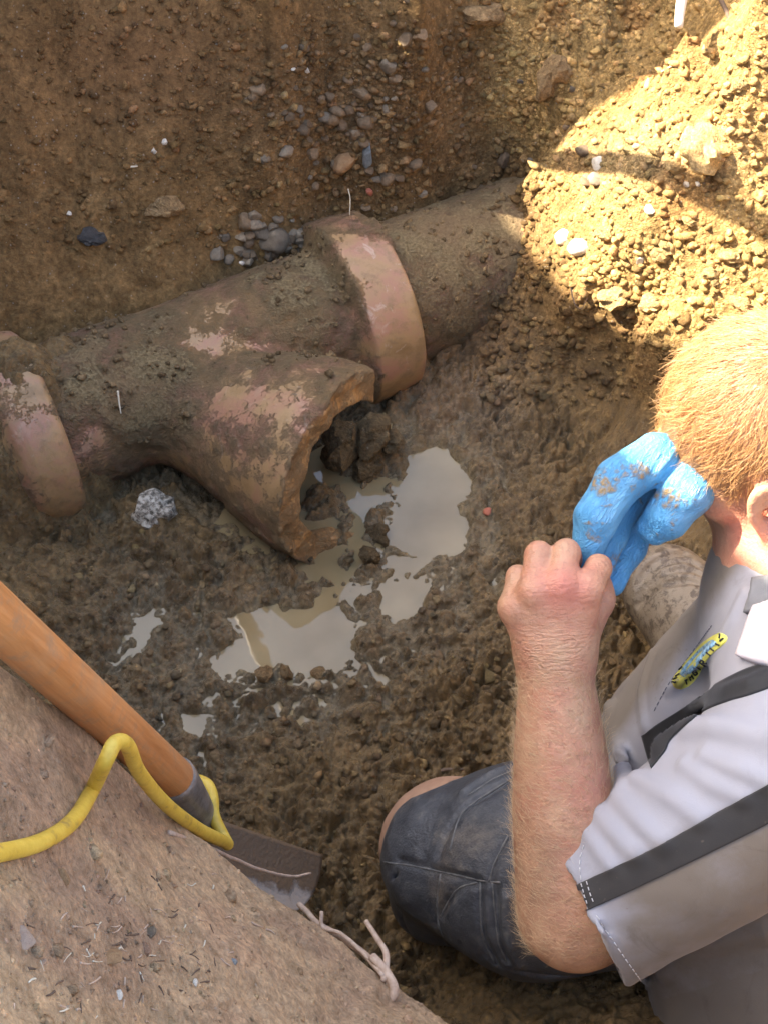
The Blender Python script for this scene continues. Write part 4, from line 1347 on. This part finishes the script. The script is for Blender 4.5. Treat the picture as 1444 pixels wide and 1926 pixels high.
def patch(name, upper, lower, f, mat, parent, n=90, m=16, lift=0.0020, dirt=0.0):
    """cloth panel lying on the surface f between two photo polylines"""
    def res(c):
        c = catmull([(a, b, 0) for a, b in c], 8)[:, :2]
        s = np.concatenate([[0], np.cumsum(np.hypot(*np.diff(c, axis=0).T))]); u = np.linspace(0, s[-1], n)
        return np.stack([np.interp(u, s, c[:, 0]), np.interp(u, s, c[:, 1])], 1)
    A, B = res(upper), res(lower)
    px2 = np.concatenate([A + (B - A) * j / (m - 1) for j in range(m)])
    top, pts, g = lay(px2, lift)
    V_ = np.concatenate([top, pts - g * .0004])
    i = np.arange(m - 1)[:, None] * n; j = np.arange(n - 1)[None]
    Fq = np.stack([i + j, i + n + j, i + n + j + 1, i + j + 1], -1).reshape(-1, 4)
    rim = np.concatenate([np.arange(n), np.arange(1, m) * n + n - 1, (m - 1) * n + np.arange(n - 2, -1, -1), np.arange(m - 2, 0, -1) * n])
    r2 = np.roll(rim, -1)
    N = n * m
    Fr = np.stack([rim, r2, r2 + N, rim + N], 1)
    o = mesh_np(name, V_, np.concatenate([Fq, Fq[:, ::-1] + N, Fr]), mat, parent, attrs={'dirt': np.full(len(V_), dirt)})
    return o
st1 = patch('stripe', [(1056, 1678), (1123, 1646), (1237, 1591), (1341, 1532), (1444, 1475), (1490, 1450)], [(1074, 1724), (1109, 1710), (1227, 1655), (1341, 1600), (1444, 1548), (1490, 1520)], shirt_sd, M['black'], shirt, dirt=0.35)
st2 = patch('stripe', [(1207, 1384), (1241, 1360), (1284, 1333), (1335, 1300), (1352, 1285), (1416, 1255), (1500, 1240)], [(1224, 1446), (1250, 1413), (1264, 1388), (1318, 1341), (1369, 1319), (1411, 1307), (1500, 1275)], shirt_sd, M['black'], shirt, dirt=0.0)
col = patch('collar', [(1424, 1146), (1450, 1138), (1500, 1120)], [(1394, 1240), (1440, 1256), (1500, 1262)], None, M['collar'], shirt, 24, 12, 0.010)
col2 = patch('collar_lining', [(1418, 1090), (1450, 1085), (1500, 1080)], [(1404, 1156), (1425, 1150), (1500, 1126)], None, M['collar_dark'], shirt, 16, 10, 0.006)
# hem stitches
def stitch(name, pts, f, mat, parent, r=.0006, dash=7, lift=.001):
    c = catmull([(a, b, 0) for a, b in pts], 20)[:, :2]
    V_ = []; F_ = []; o = 0
    if all(on_shirt(a, b) is None for a, b in c):
        return None
    w = lay(c, lift)[0]
    s = np.concatenate([[0], np.cumsum(np.linalg.norm(np.diff(w, axis=0), axis=1))])
    L = dash / 1000
    for a in np.arange(0, s[-1] - L, L * 1.7):
        seg = np.stack([np.interp(np.linspace(a, a + L, 4), s, w[:, i]) for i in range(3)], 1)
        v, q = tube_geo(seg, r, 5)
        V_.append(v); F_.append(q + o); o += len(v)
    if not V_:
        return None
    return mesh_py(name, np.concatenate(V_), np.concatenate(F_), mat, parent)
M['thread'] = mat_simple('pale_thread', [(0.3, (0.5, 0.48, 0.46)), (0.7, (0.62, 0.6, 0.58))], 50, 0.8, 0)
M['thread_dark'] = mat_simple('dark_thread', [(0.3, (0.09, 0.09, 0.12)), (0.7, (0.14, 0.14, 0.18))], 50, 0.8, 0)
stitch('stitching', [(1094, 1662), (1101, 1686), (1110, 1708)], shirt_sd, M['thread'], shirt, .0005, 3, .0024)
stitch('stitching', [(1104, 1658), (1111, 1682), (1120, 1704)], shirt_sd, M['thread'], shirt, .0005, 3, .0024)
stitch('stitching', [(1120, 1722), (1155, 1775), (1205, 1845)], shirt_sd, M['thread'], shirt, .0006, 5, .0006)
stitch('stitching', [(1092, 1655), (1090, 1620), (1100, 1580)], shirt_sd, M['thread'], shirt, .0005, 4, .0006)
stitch('stitching', [(1338, 1177), (1305, 1222), (1262, 1280), (1243, 1312), (1230, 1337)], shirt_sd, M['thread_dark'], shirt, .0005, 4, .0006)

# ---- badge on the chest: yellow ring, blue middle, black letters
BAD = [(1360, 1192), (1367, 1198), (1364, 1208), (1350, 1220), (1335, 1233), (1322, 1252), (1312, 1272), (1298, 1288), (1284, 1295), (1270, 1293), (1264, 1284), (1268, 1272), (1282, 1254), (1300, 1232), (1318, 1212), (1338, 1198), (1352, 1191)]
BIN = [(1344, 1206), (1347, 1210), (1340, 1218), (1326, 1232), (1312, 1250), (1300, 1263), (1288, 1271), (1281, 1270), (1280, 1264), (1290, 1250), (1306, 1232), (1324, 1214), (1338, 1205)]
def disc(name, poly, f, mat, parent, lift, th=0.0008):
    c = catmull([(a, b, 0) for a, b in poly + poly[:1]], 5)[:-1, :2]
    n = len(c); cen = c.mean(0)
    # spine-shrunk rings keep the long thin outline covered
    rows = []
    for s in (1.0, 0.75, 0.5, 0.25, 0.05):
        rows.append(cen + (c - cen) * s)
    top, pts, g = lay([q for r in rows for q in r], lift)
    V_ = np.concatenate([top, (pts - g * th)[:n]])
    i = np.arange(4)[:, None] * n; j = np.arange(n)[None]; j2 = (j + 1) % n
    F_ = np.stack([i + j, i + j2, i + n + j2, i + n + j], -1).reshape(-1, 4)
    k = np.arange(n); k2 = (k + 1) % n
    F_ = np.concatenate([F_, np.stack([k2, k, k + 5 * n, k2 + 5 * n], 1)])
    me_f = [tuple(q) for q in F_.tolist()] + [tuple(range(4 * n, 5 * n))]
    return mesh_py(name, V_, me_f, mat, parent)
M['badge_yellow'] = mat_simple('badge_yellow', [(0.3, (0.62, 0.60, 0.10)), (0.7, (0.70, 0.66, 0.16))], 60, 0.5, 0)
M['badge_blue'] = mat_simple('badge_blue', [(0.35, (0.07, 0.12, 0.22)), (0.5, (0.22, 0.42, 0.58)), (0.65, (0.42, 0.62, 0.75))], 220, 0.5, 0)
M['ink'] = mat_simple('black_ink', [(0.3, (0.02, 0.02, 0.02)), (0.7, (0.03, 0.03, 0.03))], 50, 0.6, 0)
disc('badge', BAD, shirt_sd, M['badge_yellow'], shirt, .0010)
disc('badge_centre', BIN, shirt_sd, M['badge_blue'], shirt, .0014)
# block letters drawn as strokes in a 1 x 1.4 box
GLY = {'R': [[(0, 0), (0, 1.4), (.8, 1.4), (.8, .75), (0, .75)], [(.3, .75), (.85, 0)]], 'I': [[(.4, 0), (.4, 1.4)]], 'G': [[(.85, 1.2), (.6, 1.4), (.1, 1.4), (0, 1.1), (0, .2), (.2, 0), (.85, 0), (.85, .6), (.5, .6)]],
       'H': [[(0, 0), (0, 1.4)], [(.85, 0), (.85, 1.4)], [(0, .7), (.85, .7)]], 'T': [[(.42, 0), (.42, 1.4)], [(0, 1.4), (.85, 1.4)]]}
Vl = []; Fl = []; ol = 0
def letter(ch, cx, cy, up, sz, wd=0.9):
    """ch at photo pixel, 'up' the image direction of its top"""
    global ol
    u = np.array(up, float); u /= np.linalg.norm(u); r = np.array([-u[1], u[0]])
    for st in GLY[ch]:
        c = np.array([[cx, cy] + r * (a - .42) * sz * wd + u * (b - .7) * sz for a, b in st])
        c = np.concatenate([np.linspace(c[i], c[i + 1], 4, endpoint=False) for i in range(len(c) - 1)] + [c[-1:]])
        w = lay(c, .0014)[0]
        v, q = tube_geo(w, .0009, 6); Vl.append(v); Fl.append(q + ol); ol += len(v)
for ch, cx, cy, up in (('R', 1322, 1245, (-.8, -.55)), ('I', 1314, 1256, (-.75, -.6)), ('G', 1307, 1265, (-.65, -.75)), ('H', 1300, 1274, (-.5, -.85)), ('T', 1291, 1282, (-.3, -.95))):
    letter(ch, cx, cy, up, 8.0)
for cx, cy, up in ((1271, 1277, (.9, -.35)), (1275, 1270, (.85, -.5)), (1268, 1284, (.9, -.2)), (1281, 1257, (.7, -.6)), (1354, 1196, (-.2, 1)), (1358, 1203, (-.8, .5)), (1350, 1212, (-.8, -.4)), (1340, 1221, (-.8, -.5)), (1333, 1229, (-.8, -.5))):
    letter('I', cx, cy, up, 6.0)
bl_o = mesh_py('badge_lettering', np.concatenate(Vl), np.concatenate(Fl), M['ink'], shirt)

# ---- trousers
KN = P(853, 1610, 1.70)
def trou0(p):
    th = smin(cone(p, KN, P(1000, 1632, 1.665), .082, .112), cone(p, P(1000, 1632, 1.665), P(1350, 1600, 1.65), .112, .115), .03)
    sh_ = cone(p, P(825, 1680, 1.765), P(1330, 1730, 1.75), .058, .065)
    d = smin(th, sh_, .035)
    d = smin(d, cone(p, P(1350, 1600, 1.65), P(1600, 1500, 1.72), .115, .14), .05)
    d = smin(d, cone(p, P(1560, 1450, 1.80), P(1252, 1105, 1.965), .12, .056), .03)      # other thigh
    return smin(d, cone(p, P(1258, 1120, 1.985), P(1500, 1330, 2.05), .050, .06), .03)
GROO = [([(748, 1619), (780, 1626), (819, 1638), (897, 1655)], .0035, -1), ([(820, 1641), (816, 1700), (819, 1743), (840, 1790)], .0035, -1), ([(897, 1660), (868, 1668), (850, 1684), (825, 1724)], .0045, -1),
        ([(822, 1608), (850, 1547), (877, 1516), (963, 1462)], .0045, -1), ([(919, 1658), (930, 1622), (955, 1572)], .003, -1), ([(902, 1663), (905, 1755), (930, 1815)], .004, -1), ([(928, 1666), (936, 1766), (951, 1812)], .004, -1),
        ([(977, 1830), (1100, 1834), (1300, 1850)], .003, -1), ([(740, 1700), (770, 1770)], .003, -1), ([(870, 1490), (920, 1455), (970, 1440)], .004, 1), ([(745, 1640), (750, 1720), (770, 1760)], .003, -1),
        ([(950, 1690), (960, 1770), (975, 1815)], .004, 1),
        ([(1196, 1100), (1240, 1062), (1290, 1052), (1330, 1075)], .0055, -1), ([(1198, 1120), (1245, 1078), (1300, 1070), (1340, 1095)], .0055, -1), ([(1195, 1140), (1240, 1100), (1300, 1092), (1340, 1110)], .0055, -1), ([(1200, 1085), (1245, 1046), (1290, 1040)], .0055, -1)]
gro3 = []
for pts, r, sg in GROO:
    w = [trace(trou0, a, b) for a, b in pts]
    w = np.array([k for k in w if k is not None])
    if len(w) > 1:
        gro3.append((catmull(w, 2), r, sg))
def trou_sd(p):
    d = trou0(p)
    nm = d < 0.03
    if nm.any():
        pn = p[nm]; dn = d[nm]
        for w, r, sg in gro3:
            dn = near_chain(pn, w, r, dn, sg, .004 if sg < 0 else .008)
        dn = dn + 0.003 * fbm3(pn, 11, 2, 51) + 0.0012 * perlin3(pn * 35, 52)
        d = d.copy(); d[nm] = dn
    return d
Vt, Qt = sd_mesh(trou_sd, np.array([-0.04, 0.40, -0.03]), np.array([0.72, 1.25, 0.42]), 0.0034, 0.02)
kt = NT('waterproof_trousers')
tn1 = kt.noise(9, 8, 0.65, 0.5); tn2 = kt.noise(60, 6, 0.7); tn3 = kt.noise(420, 3, 0.5)
tf = kt.math('ADD', kt.math('ADD', kt.attr('dirt').outputs['Fac'], .12), kt.math('ADD', kt.math('MULTIPLY', kt.math('SUBTRACT', tn1, 0.5), 1.3), kt.math('MULTIPLY', kt.math('SUBTRACT', tn2, 0.5), 0.7)))
tsp = kt.rng(kt.noise(75, 6, .75, .6), .49, .58)
tb = kt.ramp(tn2, [(0.3, (0.030, 0.032, 0.037)), (0.55, (0.060, 0.063, 0.068)), (0.75, (0.125, 0.122, 0.112))])
kt.set(Base_Color=kt.mix(kt.rng(tf, 0.25, 0.95, 0, 0.9), tb, kt.mix(tsp, (0.235, 0.185, 0.125), (0.10, 0.072, 0.045))), Roughness=kt.rng(tn2, 0.3, 0.7, 0.38, 0.62))
kt.bump(kt.math('ADD', kt.math('ADD', tn2, kt.math('MULTIPLY', tn1, 1.5)), kt.math('MULTIPLY', tn3, 0.4)), 0.0026, 0.8)
tx, ty, _ = to_px(Vt)
tbf = lambda cx, cy, rx, ry: np.exp(-(((tx - cx) / rx) ** 2 + ((ty - cy) / ry) ** 2))
tdirt = 0.45 * tbf(890, 1580, 70, 40) + 0.35 * tbf(820, 1690, 30, 60) + 0.4 * tbf(740, 1500, 50, 50) + 1.3 * (ty < 1300)
trou = mesh_np('trousers', Vt, Qt, kt.m, man, attrs={'dirt': np.clip(tdirt, 0, 1.4)})
trou['label'] = 'worn dark grey waterproof trousers smeared with mud'
M['seam'] = mat_simple('worn_seam', [(0.3, (0.05, 0.052, 0.055)), (0.7, (0.17, 0.165, 0.15))], 120, 0.6, 0.0)
trou_bvh = BVHTree.FromPolygons(Vt.tolist(), Qt.tolist())
for pts in ([(722, 1622), (770, 1628), (819, 1638), (897, 1655)], [(828, 1644), (822, 1700), (826, 1743), (846, 1792)], [(897, 1660), (868, 1668), (850, 1684), (828, 1724)], [(902, 1660), (906, 1755), (930, 1812)],
            [(925, 1660), (936, 1766), (951, 1808)], [(919, 1658), (930, 1622), (955, 1572)], [(845, 1600), (860, 1547), (882, 1516), (965, 1462)], [(880, 1496), (925, 1466), (968, 1448)], [(895, 1656), (940, 1660)]):
    w = []
    for a, b in catmull([(a, b, 0) for a, b in pts], 8)[:, :2]:
        d = CF + CR * ((a - CX) / FPX) + CU * ((CY - b) / FPX)
        h_ = trou_bvh.ray_cast(CAMV, Vector(d.tolist()))
        if h_[0] is not None:
            w.append(np.array(h_[0]))
    if len(w) > 5:
        v, f = tube_geo(np.array(w), .0011 * (1 + .3 * np.sin(np.arange(len(w)))), 6)
        mesh_py('seam', v, f, M['seam'], trou)
# worn tan lining that peeps out in front of the knee
Vk, Qk = sd_mesh(lambda p: cone(p, P(846, 1598, 1.712), P(851, 1594, 1.712), .0795, .0790) + 0.001 * perlin3(p * 40, 3), np.array([-0.08, 0.60, 0.0]), np.array([0.22, 0.95, 0.30]), 0.004)
M['lining'] = mat_simple('tan_lining', [(0.3, (0.30, 0.17, 0.10)), (0.7, (0.40, 0.24, 0.15))], 40, 0.8, 0.0008)
mesh_np('knee_lining', Vk, Qk, M['lining'], man)

# ---- hair
def hair_curves(name, roots, dirs, normals, length, mat, parent, segs=6, r0=.00022, jit=.3, droop=0.0, curl=0.0):
    n = len(roots)
    cu = bpy.data.hair_curves.new(name)
    cu.add_curves([segs] * n)
    L = length * (0.6 + 0.6 * rng.random(n))
    d = dirs + rng.normal(0, jit, (n, 3)); d /= np.linalg.norm(d, axis=1)[:, None]
    pos = np.zeros((n, segs, 3)); pos[:, 0] = roots
    bend = rng.normal(0, curl, (n, 3))
    for i in range(1, segs):
        pos[:, i] = pos[:, i - 1] + d * (L / (segs - 1))[:, None]
        d = d + bend - normals * droop
        d /= np.linalg.norm(d, axis=1)[:, None]
    cu.attributes['position'].data.foreach_set('vector', pos.astype(np.float32).ravel())
    ra = cu.attributes.get('radius') or cu.attributes.new('radius', 'FLOAT', 'POINT')
    rr = np.repeat((r0 * np.linspace(1, .35, segs))[None], n, 0)
    ra.data.foreach_set('value', rr.astype(np.float32).ravel())
    cu.materials.append(mat)
    o = bpy.data.objects.new(name, cu); COL.objects.link(o); o.parent = parent
    return o
def sample_mesh(Vm, Qm, mask, n):
    f = Qm[mask[Qm].all(1)]
    a, b, c, d = (Vm[f[:, i]] for i in range(4))
    ar = np.linalg.norm(np.cross(c - a, d - b), axis=1)
    k = rng.choice(len(f), n, p=ar / ar.sum())
    u, v = rng.random((2, n, 1))
    return (a[k] * (1 - u) + b[k] * u) * (1 - v) + (d[k] * (1 - u) + c[k] * u) * v
hq = hc(Vb)
hline = (np.linalg.norm(hq, axis=1) < .16) & ((hq[:, 2] > .012 + 0.10 * np.clip(hq[:, 0] - 0.0, 0, 1)) | ((hq[:, 0] < -.030) & (hq[:, 2] > -.075)) | ((hq[:, 0] < .028) & (hq[:, 0] > -.03) & (hq[:, 2] > -.004))) & (np.abs(hq[:, 1]) < .084)
hroot = sample_mesh(Vb, Qb, hline, 36000)
hn_ = grad(head_sd, hroot, .006)
cr = hp(-.055, .012, .085)
flow = hroot - cr; fl_n = np.linalg.norm(flow, axis=1)[:, None]
flow = flow / (fl_n + 1e-6)
flow = flow + 0.9 * np.cross(hn_, flow) * np.exp(-fl_n / .04)             # whorl at the crown
hh = hc(hroot)
flow = flow + (HF[None] * 0.6 * (hh[:, 2:3] > .03)) + 1.1 * fbm3(hroot, 26, 3, 61)[:, None] * np.cross(hn_, flow)
flow = flow - hn_ * np.sum(flow * hn_, 1)[:, None]; flow /= np.linalg.norm(flow, axis=1)[:, None]
clump = fbm3(hroot, 70, 2, 66)[:, None]
hair_curves('hair', hroot - hn_ * .001, flow * 0.9 + hn_ * (0.24 + 0.26 * clump), hn_, .027, M['hair'], man, 7, .00019, .13, .19, .08)
# the cap of short hair under it
# ---- fair hair on the forearm
ax_, ay_, _ = to_px(Vb)
am = (ay_ > 1265) & (ay_ < 1800) & (ax_ < 1180) & (Vb[:, 0] < 0.26)
ar_ = sample_mesh(Vb, Qb, am, 5200)
an = grad(body_sd, ar_, .003)
adir = nrm(WRI - ELB)[None] * -0.2 + np.array([-0.5, 0, 0.0])[None] * 1.0 + 0.5 * CU[None]
adir = adir - an * np.sum(adir * an, 1)[:, None]
adir = adir / np.linalg.norm(adir, axis=1)[:, None]
hair_curves('arm_hair', ar_, adir * .9 + an * .35, an, .014, M['arm_hair'], man, 5, .00011, .35, .12, .12)

# ------------------------------------------------------------------ shovel, cable
shv = thing('shovel', 'shovel with an orange wooden shaft leaning against the dirt bank, blade in the mud', 'shovel', (0, 0, 0))
S0 = P(-200, 985, 0.90); S1 = P(330, 1466, 1.40); S2 = P(388, 1560, 1.50)
path = np.array([S0 + (S1 - S0) * u for u in np.linspace(-.45, 1, 56)])
kh = NT('varnished_ash')
uvw = kh.n('ShaderNodeMapping'); kh.noise(1)
kh.l(kh.tc.outputs['Generated'], uvw.inputs['Vector'])
def along(scale):
    x_ = kh.n('ShaderNodeTexNoise', i_Scale=scale, i_Detail=8, i_Roughness=.65, i_Distortion=.3)
    kh.l(mp.outputs['Vector'], x_.inputs['Vector']); return x_.outputs['Fac']
mp = kh.n('ShaderNodeMapping')
kh.l(kh.tc.outputs['Object'], mp.inputs['Vector'])
sd_dir = nrm(S1 - S0)
qrot = Vector(sd_dir.tolist()).to_track_quat('X', 'Z').to_euler()
mp.vector_type = 'TEXTURE'; mp.inputs['Rotation'].default_value = qrot; mp.inputs['Scale'].default_value = (14, 1, 1)
w1 = along(130); w2 = along(38)
wc = kh.ramp(w1, [(0.3, (0.36, 0.135, 0.035)), (0.5, (0.50, 0.215, 0.07)), (0.7, (0.60, 0.29, 0.11))])
wc = kh.mix(kh.rng(w2, .5, .7, 0, .5), wc, (0.33, 0.14, 0.05))
wc = kh.mix(kh.rng(kh.noise(60, 6, .7), .52, .70, 0, .75), wc, (0.30, 0.19, 0.11))
wc = kh.mix(kh.rng(kh.noise(9, 6, .7), .5, .7, 0, .6), wc, (0.42, 0.24, 0.12))
kh.set(Base_Color=wc, Roughness=0.45); kh.bump(w1, .0008, .5)
v_, f_ = tube_geo(path, np.linspace(.0190, .0196, 56), 28)
mesh_py('shaft', v_, f_, kh.m, shv)
M['steel'] = mat_simple('worn_steel', [(0.3, (0.13, 0.115, 0.10)), (0.5, (0.25, 0.23, 0.21)), (0.7, (0.36, 0.34, 0.31))], 45, 0.42, 0.0008)
M['steel'].node_tree.nodes['Principled BSDF'].inputs['Metallic'].default_value = 0.5
sp_ = [S1 - sd_dir * .008 + (S2 - S1) * u for u in np.linspace(0, 1.05, 16)]
v_, f_ = tube_geo(sp_, np.interp(np.linspace(0, 1, 16), [0, .1, .5, 1], [.0215, .0218, .0205, .0170]), 24)
mesh_py('socket', v_, f_, M['steel'], shv)
# blade: a dished sheet with a straight cutting end
kb = NT('muddy_blade')
bn = kb.noise(26, 8, .7, .4); bm = kb.attr('mud').outputs['Fac']
bf = kb.rng(kb.math('ADD', bm, kb.math('MULTIPLY', kb.math('SUBTRACT', bn, .5), 1.5)), .4, .6)
kb.set(Base_Color=kb.mix(bf, (0.30, 0.265, 0.225), (0.12, 0.082, 0.05)), Roughness=.5, Metallic=0.2)
kb.bump(kb.math('ADD', bf, kb.noise(200, 4, .6)), .002, .7)
BLC = [(385, 1540, 1.515), (606, 1606, 1.60), (558, 1712, 1.545), (360, 1700, 1.44)]     # back far, front far, front near, back near
bc = [P(*a) for a in BLC]
nu, nv = 40, 24
Vbl = []
for i in range(nu):
    u = i / (nu - 1)
    for j in range(nv):
        w = j / (nv - 1)
        q = (bc[0] * (1 - u) + bc[1] * u) * (1 - w) + (bc[3] * (1 - u) + bc[2] * u) * w
        up = np.array([0, 0.2, 1.0])
        q = q + up * (0.018 * ((2 * w - 1) ** 2) * (1 - .4 * u) - .012) + (bc[1] - bc[0]) * .04 * (1 - (2 * w - 1) ** 2) * u
        Vbl.append(q)
Vbl = np.array(Vbl); 
i = np.arange(nu - 1)[:, None] * nv; j = np.arange(nv - 1)[None]
Fb = np.stack([i + j, i + nv + j, i + nv + j + 1, i + j + 1], -1).reshape(-1, 4)
uu = np.repeat(np.linspace(0, 1, nu), nv); ww = np.tile(np.linspace(0, 1, nv), nu)
blade = mesh_np('blade', Vbl, Fb, kb.m, shv, attrs={'mud': np.clip(.80 - .55 * sstep(.35, .75, ww), 0, 1)})
so_ = blade.modifiers.new('thickness', 'SOLIDIFY'); so_.thickness = .0025; so_.offset = 0

M['cable'] = mat_simple('yellow_rubber', [(0.30, (0.34, 0.22, 0.05)), (0.42, (0.56, 0.37, 0.04)), (0.65, (0.66, 0.47, 0.07))], 55, 0.5, 0.0006, detail=9)
cab = catmull([hit(-420, 1720, .008), hit(-260, 1690, .008), hit(-140, 1655, .009), hit(-60, 1634, .010), hit(0, 1619, .010), hit(80, 1596, .009), hit(140, 1556, .009), hit(178, 1500, .012), P(200, 1430, 1.11), P(218, 1397, 1.12), P(240, 1402, 1.14), P(262, 1452, 1.20), P(312, 1512, 1.285), P(375, 1560, 1.365),
               P(422, 1583, 1.43), P(428, 1587, 1.446), P(420, 1572, 1.457), P(403, 1535, 1.462), P(400, 1500, 1.468), P(390, 1476, 1.475), P(366, 1468, 1.485), P(340, 1480, 1.50), P(320, 1510, 1.53)], 12)
v_, f_ = tube_geo(cab, .0060, 16)
tag(mesh_py('cable', v_, f_, M['cable']), 'yellow rubber cable looped over the shovel shaft', 'cable')

# ------------------------------------------------------------------ roots, twigs, straw
def strand(name, label, cat, pts, r, mat, group=None, px=True, lift=.001, tip=.5, depth=None):
    if depth is not None:
        w = [P(a, b, t) for (a, b), t in zip(pts, depth)]
    else:
        w = [hit(a, b, lift) for a, b in pts]
    c = catmull(w, 6)
    c = c + min(0.0012, r * .45) * np.stack([fbm3(c, 60, 2, k) for k in (1, 2, 3)], 1)
    v, f = tube_geo(c, np.linspace(r, r * tip, len(c)), 7)
    return tag(mesh_py(name, v, f, M[mat]), label, cat, group)
strand('root', 'long pale root running from under the shovel blade to the edge of the bank', 'root', [(562, 1700), (600, 1738), (640, 1762), (690, 1800), (735, 1850)], .0028, 'root', depth=[1.53, 1.50, 1.48, 1.45, 1.41], tip=1.4)
strand('root', 'thinner pale root forking off beside the long root at the bank edge', 'root', [(605, 1715), (608, 1745), (640, 1755), (680, 1790), (720, 1835)], .0020, 'root', depth=[1.49, 1.485, 1.47, 1.445, 1.41], tip=1.2)
strand('root', 'curved pale root standing up beyond the tip of the bank', 'root', [(688, 1732), (712, 1768), (727, 1800), (722, 1845)], .0024, 'root', depth=[1.46, 1.445, 1.43, 1.41], tip=1.5)
strand('root', 'thick pink root bending down over the end of the bank edge', 'root', [(700, 1800), (728, 1830), (742, 1862), (736, 1880)], .0045, 'root', depth=[1.43, 1.415, 1.405, 1.405], tip=1.0)
strand('twig', 'long brown twig lying across the shovel blade', 'twig', [(318, 1566), (385, 1590), (450, 1620), (505, 1640), (550, 1648), (585, 1642)], .0024, 'root', depth=[1.29, 1.38, 1.46, 1.515, 1.55, 1.57], tip=.5)
strand('twig', 'dark twig half sunk in the mud above the dark knee', 'twig', [(790, 1462), (830, 1450), (870, 1447)], .0035, 'twig')
strand('twig', 'short dark twig on the slope above the shadow stripe', 'twig', [(1355, 0), (1368, 30), (1378, 62)], .004, 'twig')
strand('straw', 'white straw standing on the mud of the junction barrel', 'straw', [(222, 735), (225, 757), (228, 778)], .0016, 'straw', depth=[2.12, 2.12, 2.12])
strand('straw', 'pale straw stalk on the left wall under the white flake', 'straw', [(232, 317), (246, 317), (260, 316)], .0022, 'straw', lift=.003)
strand('root', 'thin upright rootlet standing above the junction bell', 'root', [(655, 355), (659, 375), (658, 404)], .0009, 'straw', depth=[2.27, 2.27, 2.26])
strand('root', 'white broken root end hanging in at the top of the slope', 'root', [(1292, -30), (1280, 10), (1275, 50)], .0085, 'pale_stone', depth=[2.03, 2.03, 2.02], tip=.7)
strand('root', 'fine white root hair at the left edge of the sunlit bank', 'root', [(1238, 142), (1255, 132), (1268, 128)], .0012, 'straw', lift=.004)
strand('root', 'hooked rootlet dangling from the lower lip of the slope', 'root', [(1072, 540), (1080, 572), (1092, 580), (1104, 560)], .0010, 'twig', depth=[2.07, 2.05, 2.05, 2.05])
stone('slate_flake', 'flat brown slate flake lying at the left of the bank', 42, 1765, 52, 'slate', 'slate flake', var=6, flat=0.18, rz=0.3)
stone('bark_chip', 'ochre chip of rotten wood on the bank below the cable', 118, 1652, 42, 'orange_stone', 'bark chip', var=1, flat=0.3, asp=1.0)
stone('bark_chip', 'rust brown bark chip in the middle of the bank litter', 205, 1800, 62, 'orange_stone', 'bark chip', var=4, flat=0.22)
stone('pebble', 'white oval pebble on the bank right of the litter', 366, 1850, 22, 'pale_stone', 'pebble', var=2, flat=.5)
stone('pebble', 'grey pebble in the middle of the bank litter', 282, 1757, 28, 'stone', 'pebble', var=3, flat=.5)
stone('pebble', 'bluish pebble on the bank above the white oval one', 440, 1810, 16, 'blue_stone', 'pebble', var=5, flat=.6)
stone('chip', 'bright white splinter at the bottom of the bank litter', 222, 1872, 24, 'pale_stone', 'splinter', var=0, flat=.3, asp=1.0)
for i in range(110):
    a, b = rng.normal(250, 110), rng.normal(1790, 80)
    if a < 5 or b > 1926:
        continue
    an_ = rng.uniform(0, 3.14); l_ = rng.uniform(6, 24)
    strand('straw', 'short dry straw in the litter on the bank', 'straw', [(a, b), (a + l_ * .5 * math.cos(an_), b + l_ * .5 * math.sin(an_) + rng.normal(0, 2)), (a + l_ * math.cos(an_), b + l_ * math.sin(an_))], rng.uniform(.0004, .0010), random.choice(['straw', 'twig', 'root', 'root', 'twig', 'root']), 'dry straws in the bank litter', lift=.0015)

# the thin pole left of the pit whose shadow stripes the slope
def toward_sun(p, xx):
    s = (p[0] - xx) / (-SUN[0]); return p + SUN * s
pa = toward_sun(hit(985, 312), -0.42); pb = toward_sun(hit(1446, 432), -0.22)
pd = nrm(pb - pa)
v_, f_ = tube_geo([pa - pd * .5 + (pb + pd * .6 - pa + pd * .5) * u for u in np.linspace(0, 1, 12)], .0155, 14)
tag(mesh_py('pole', v_, f_, kh.m), 'wooden pole laid over the pit whose shadow stripes the sunny slope', 'pole')
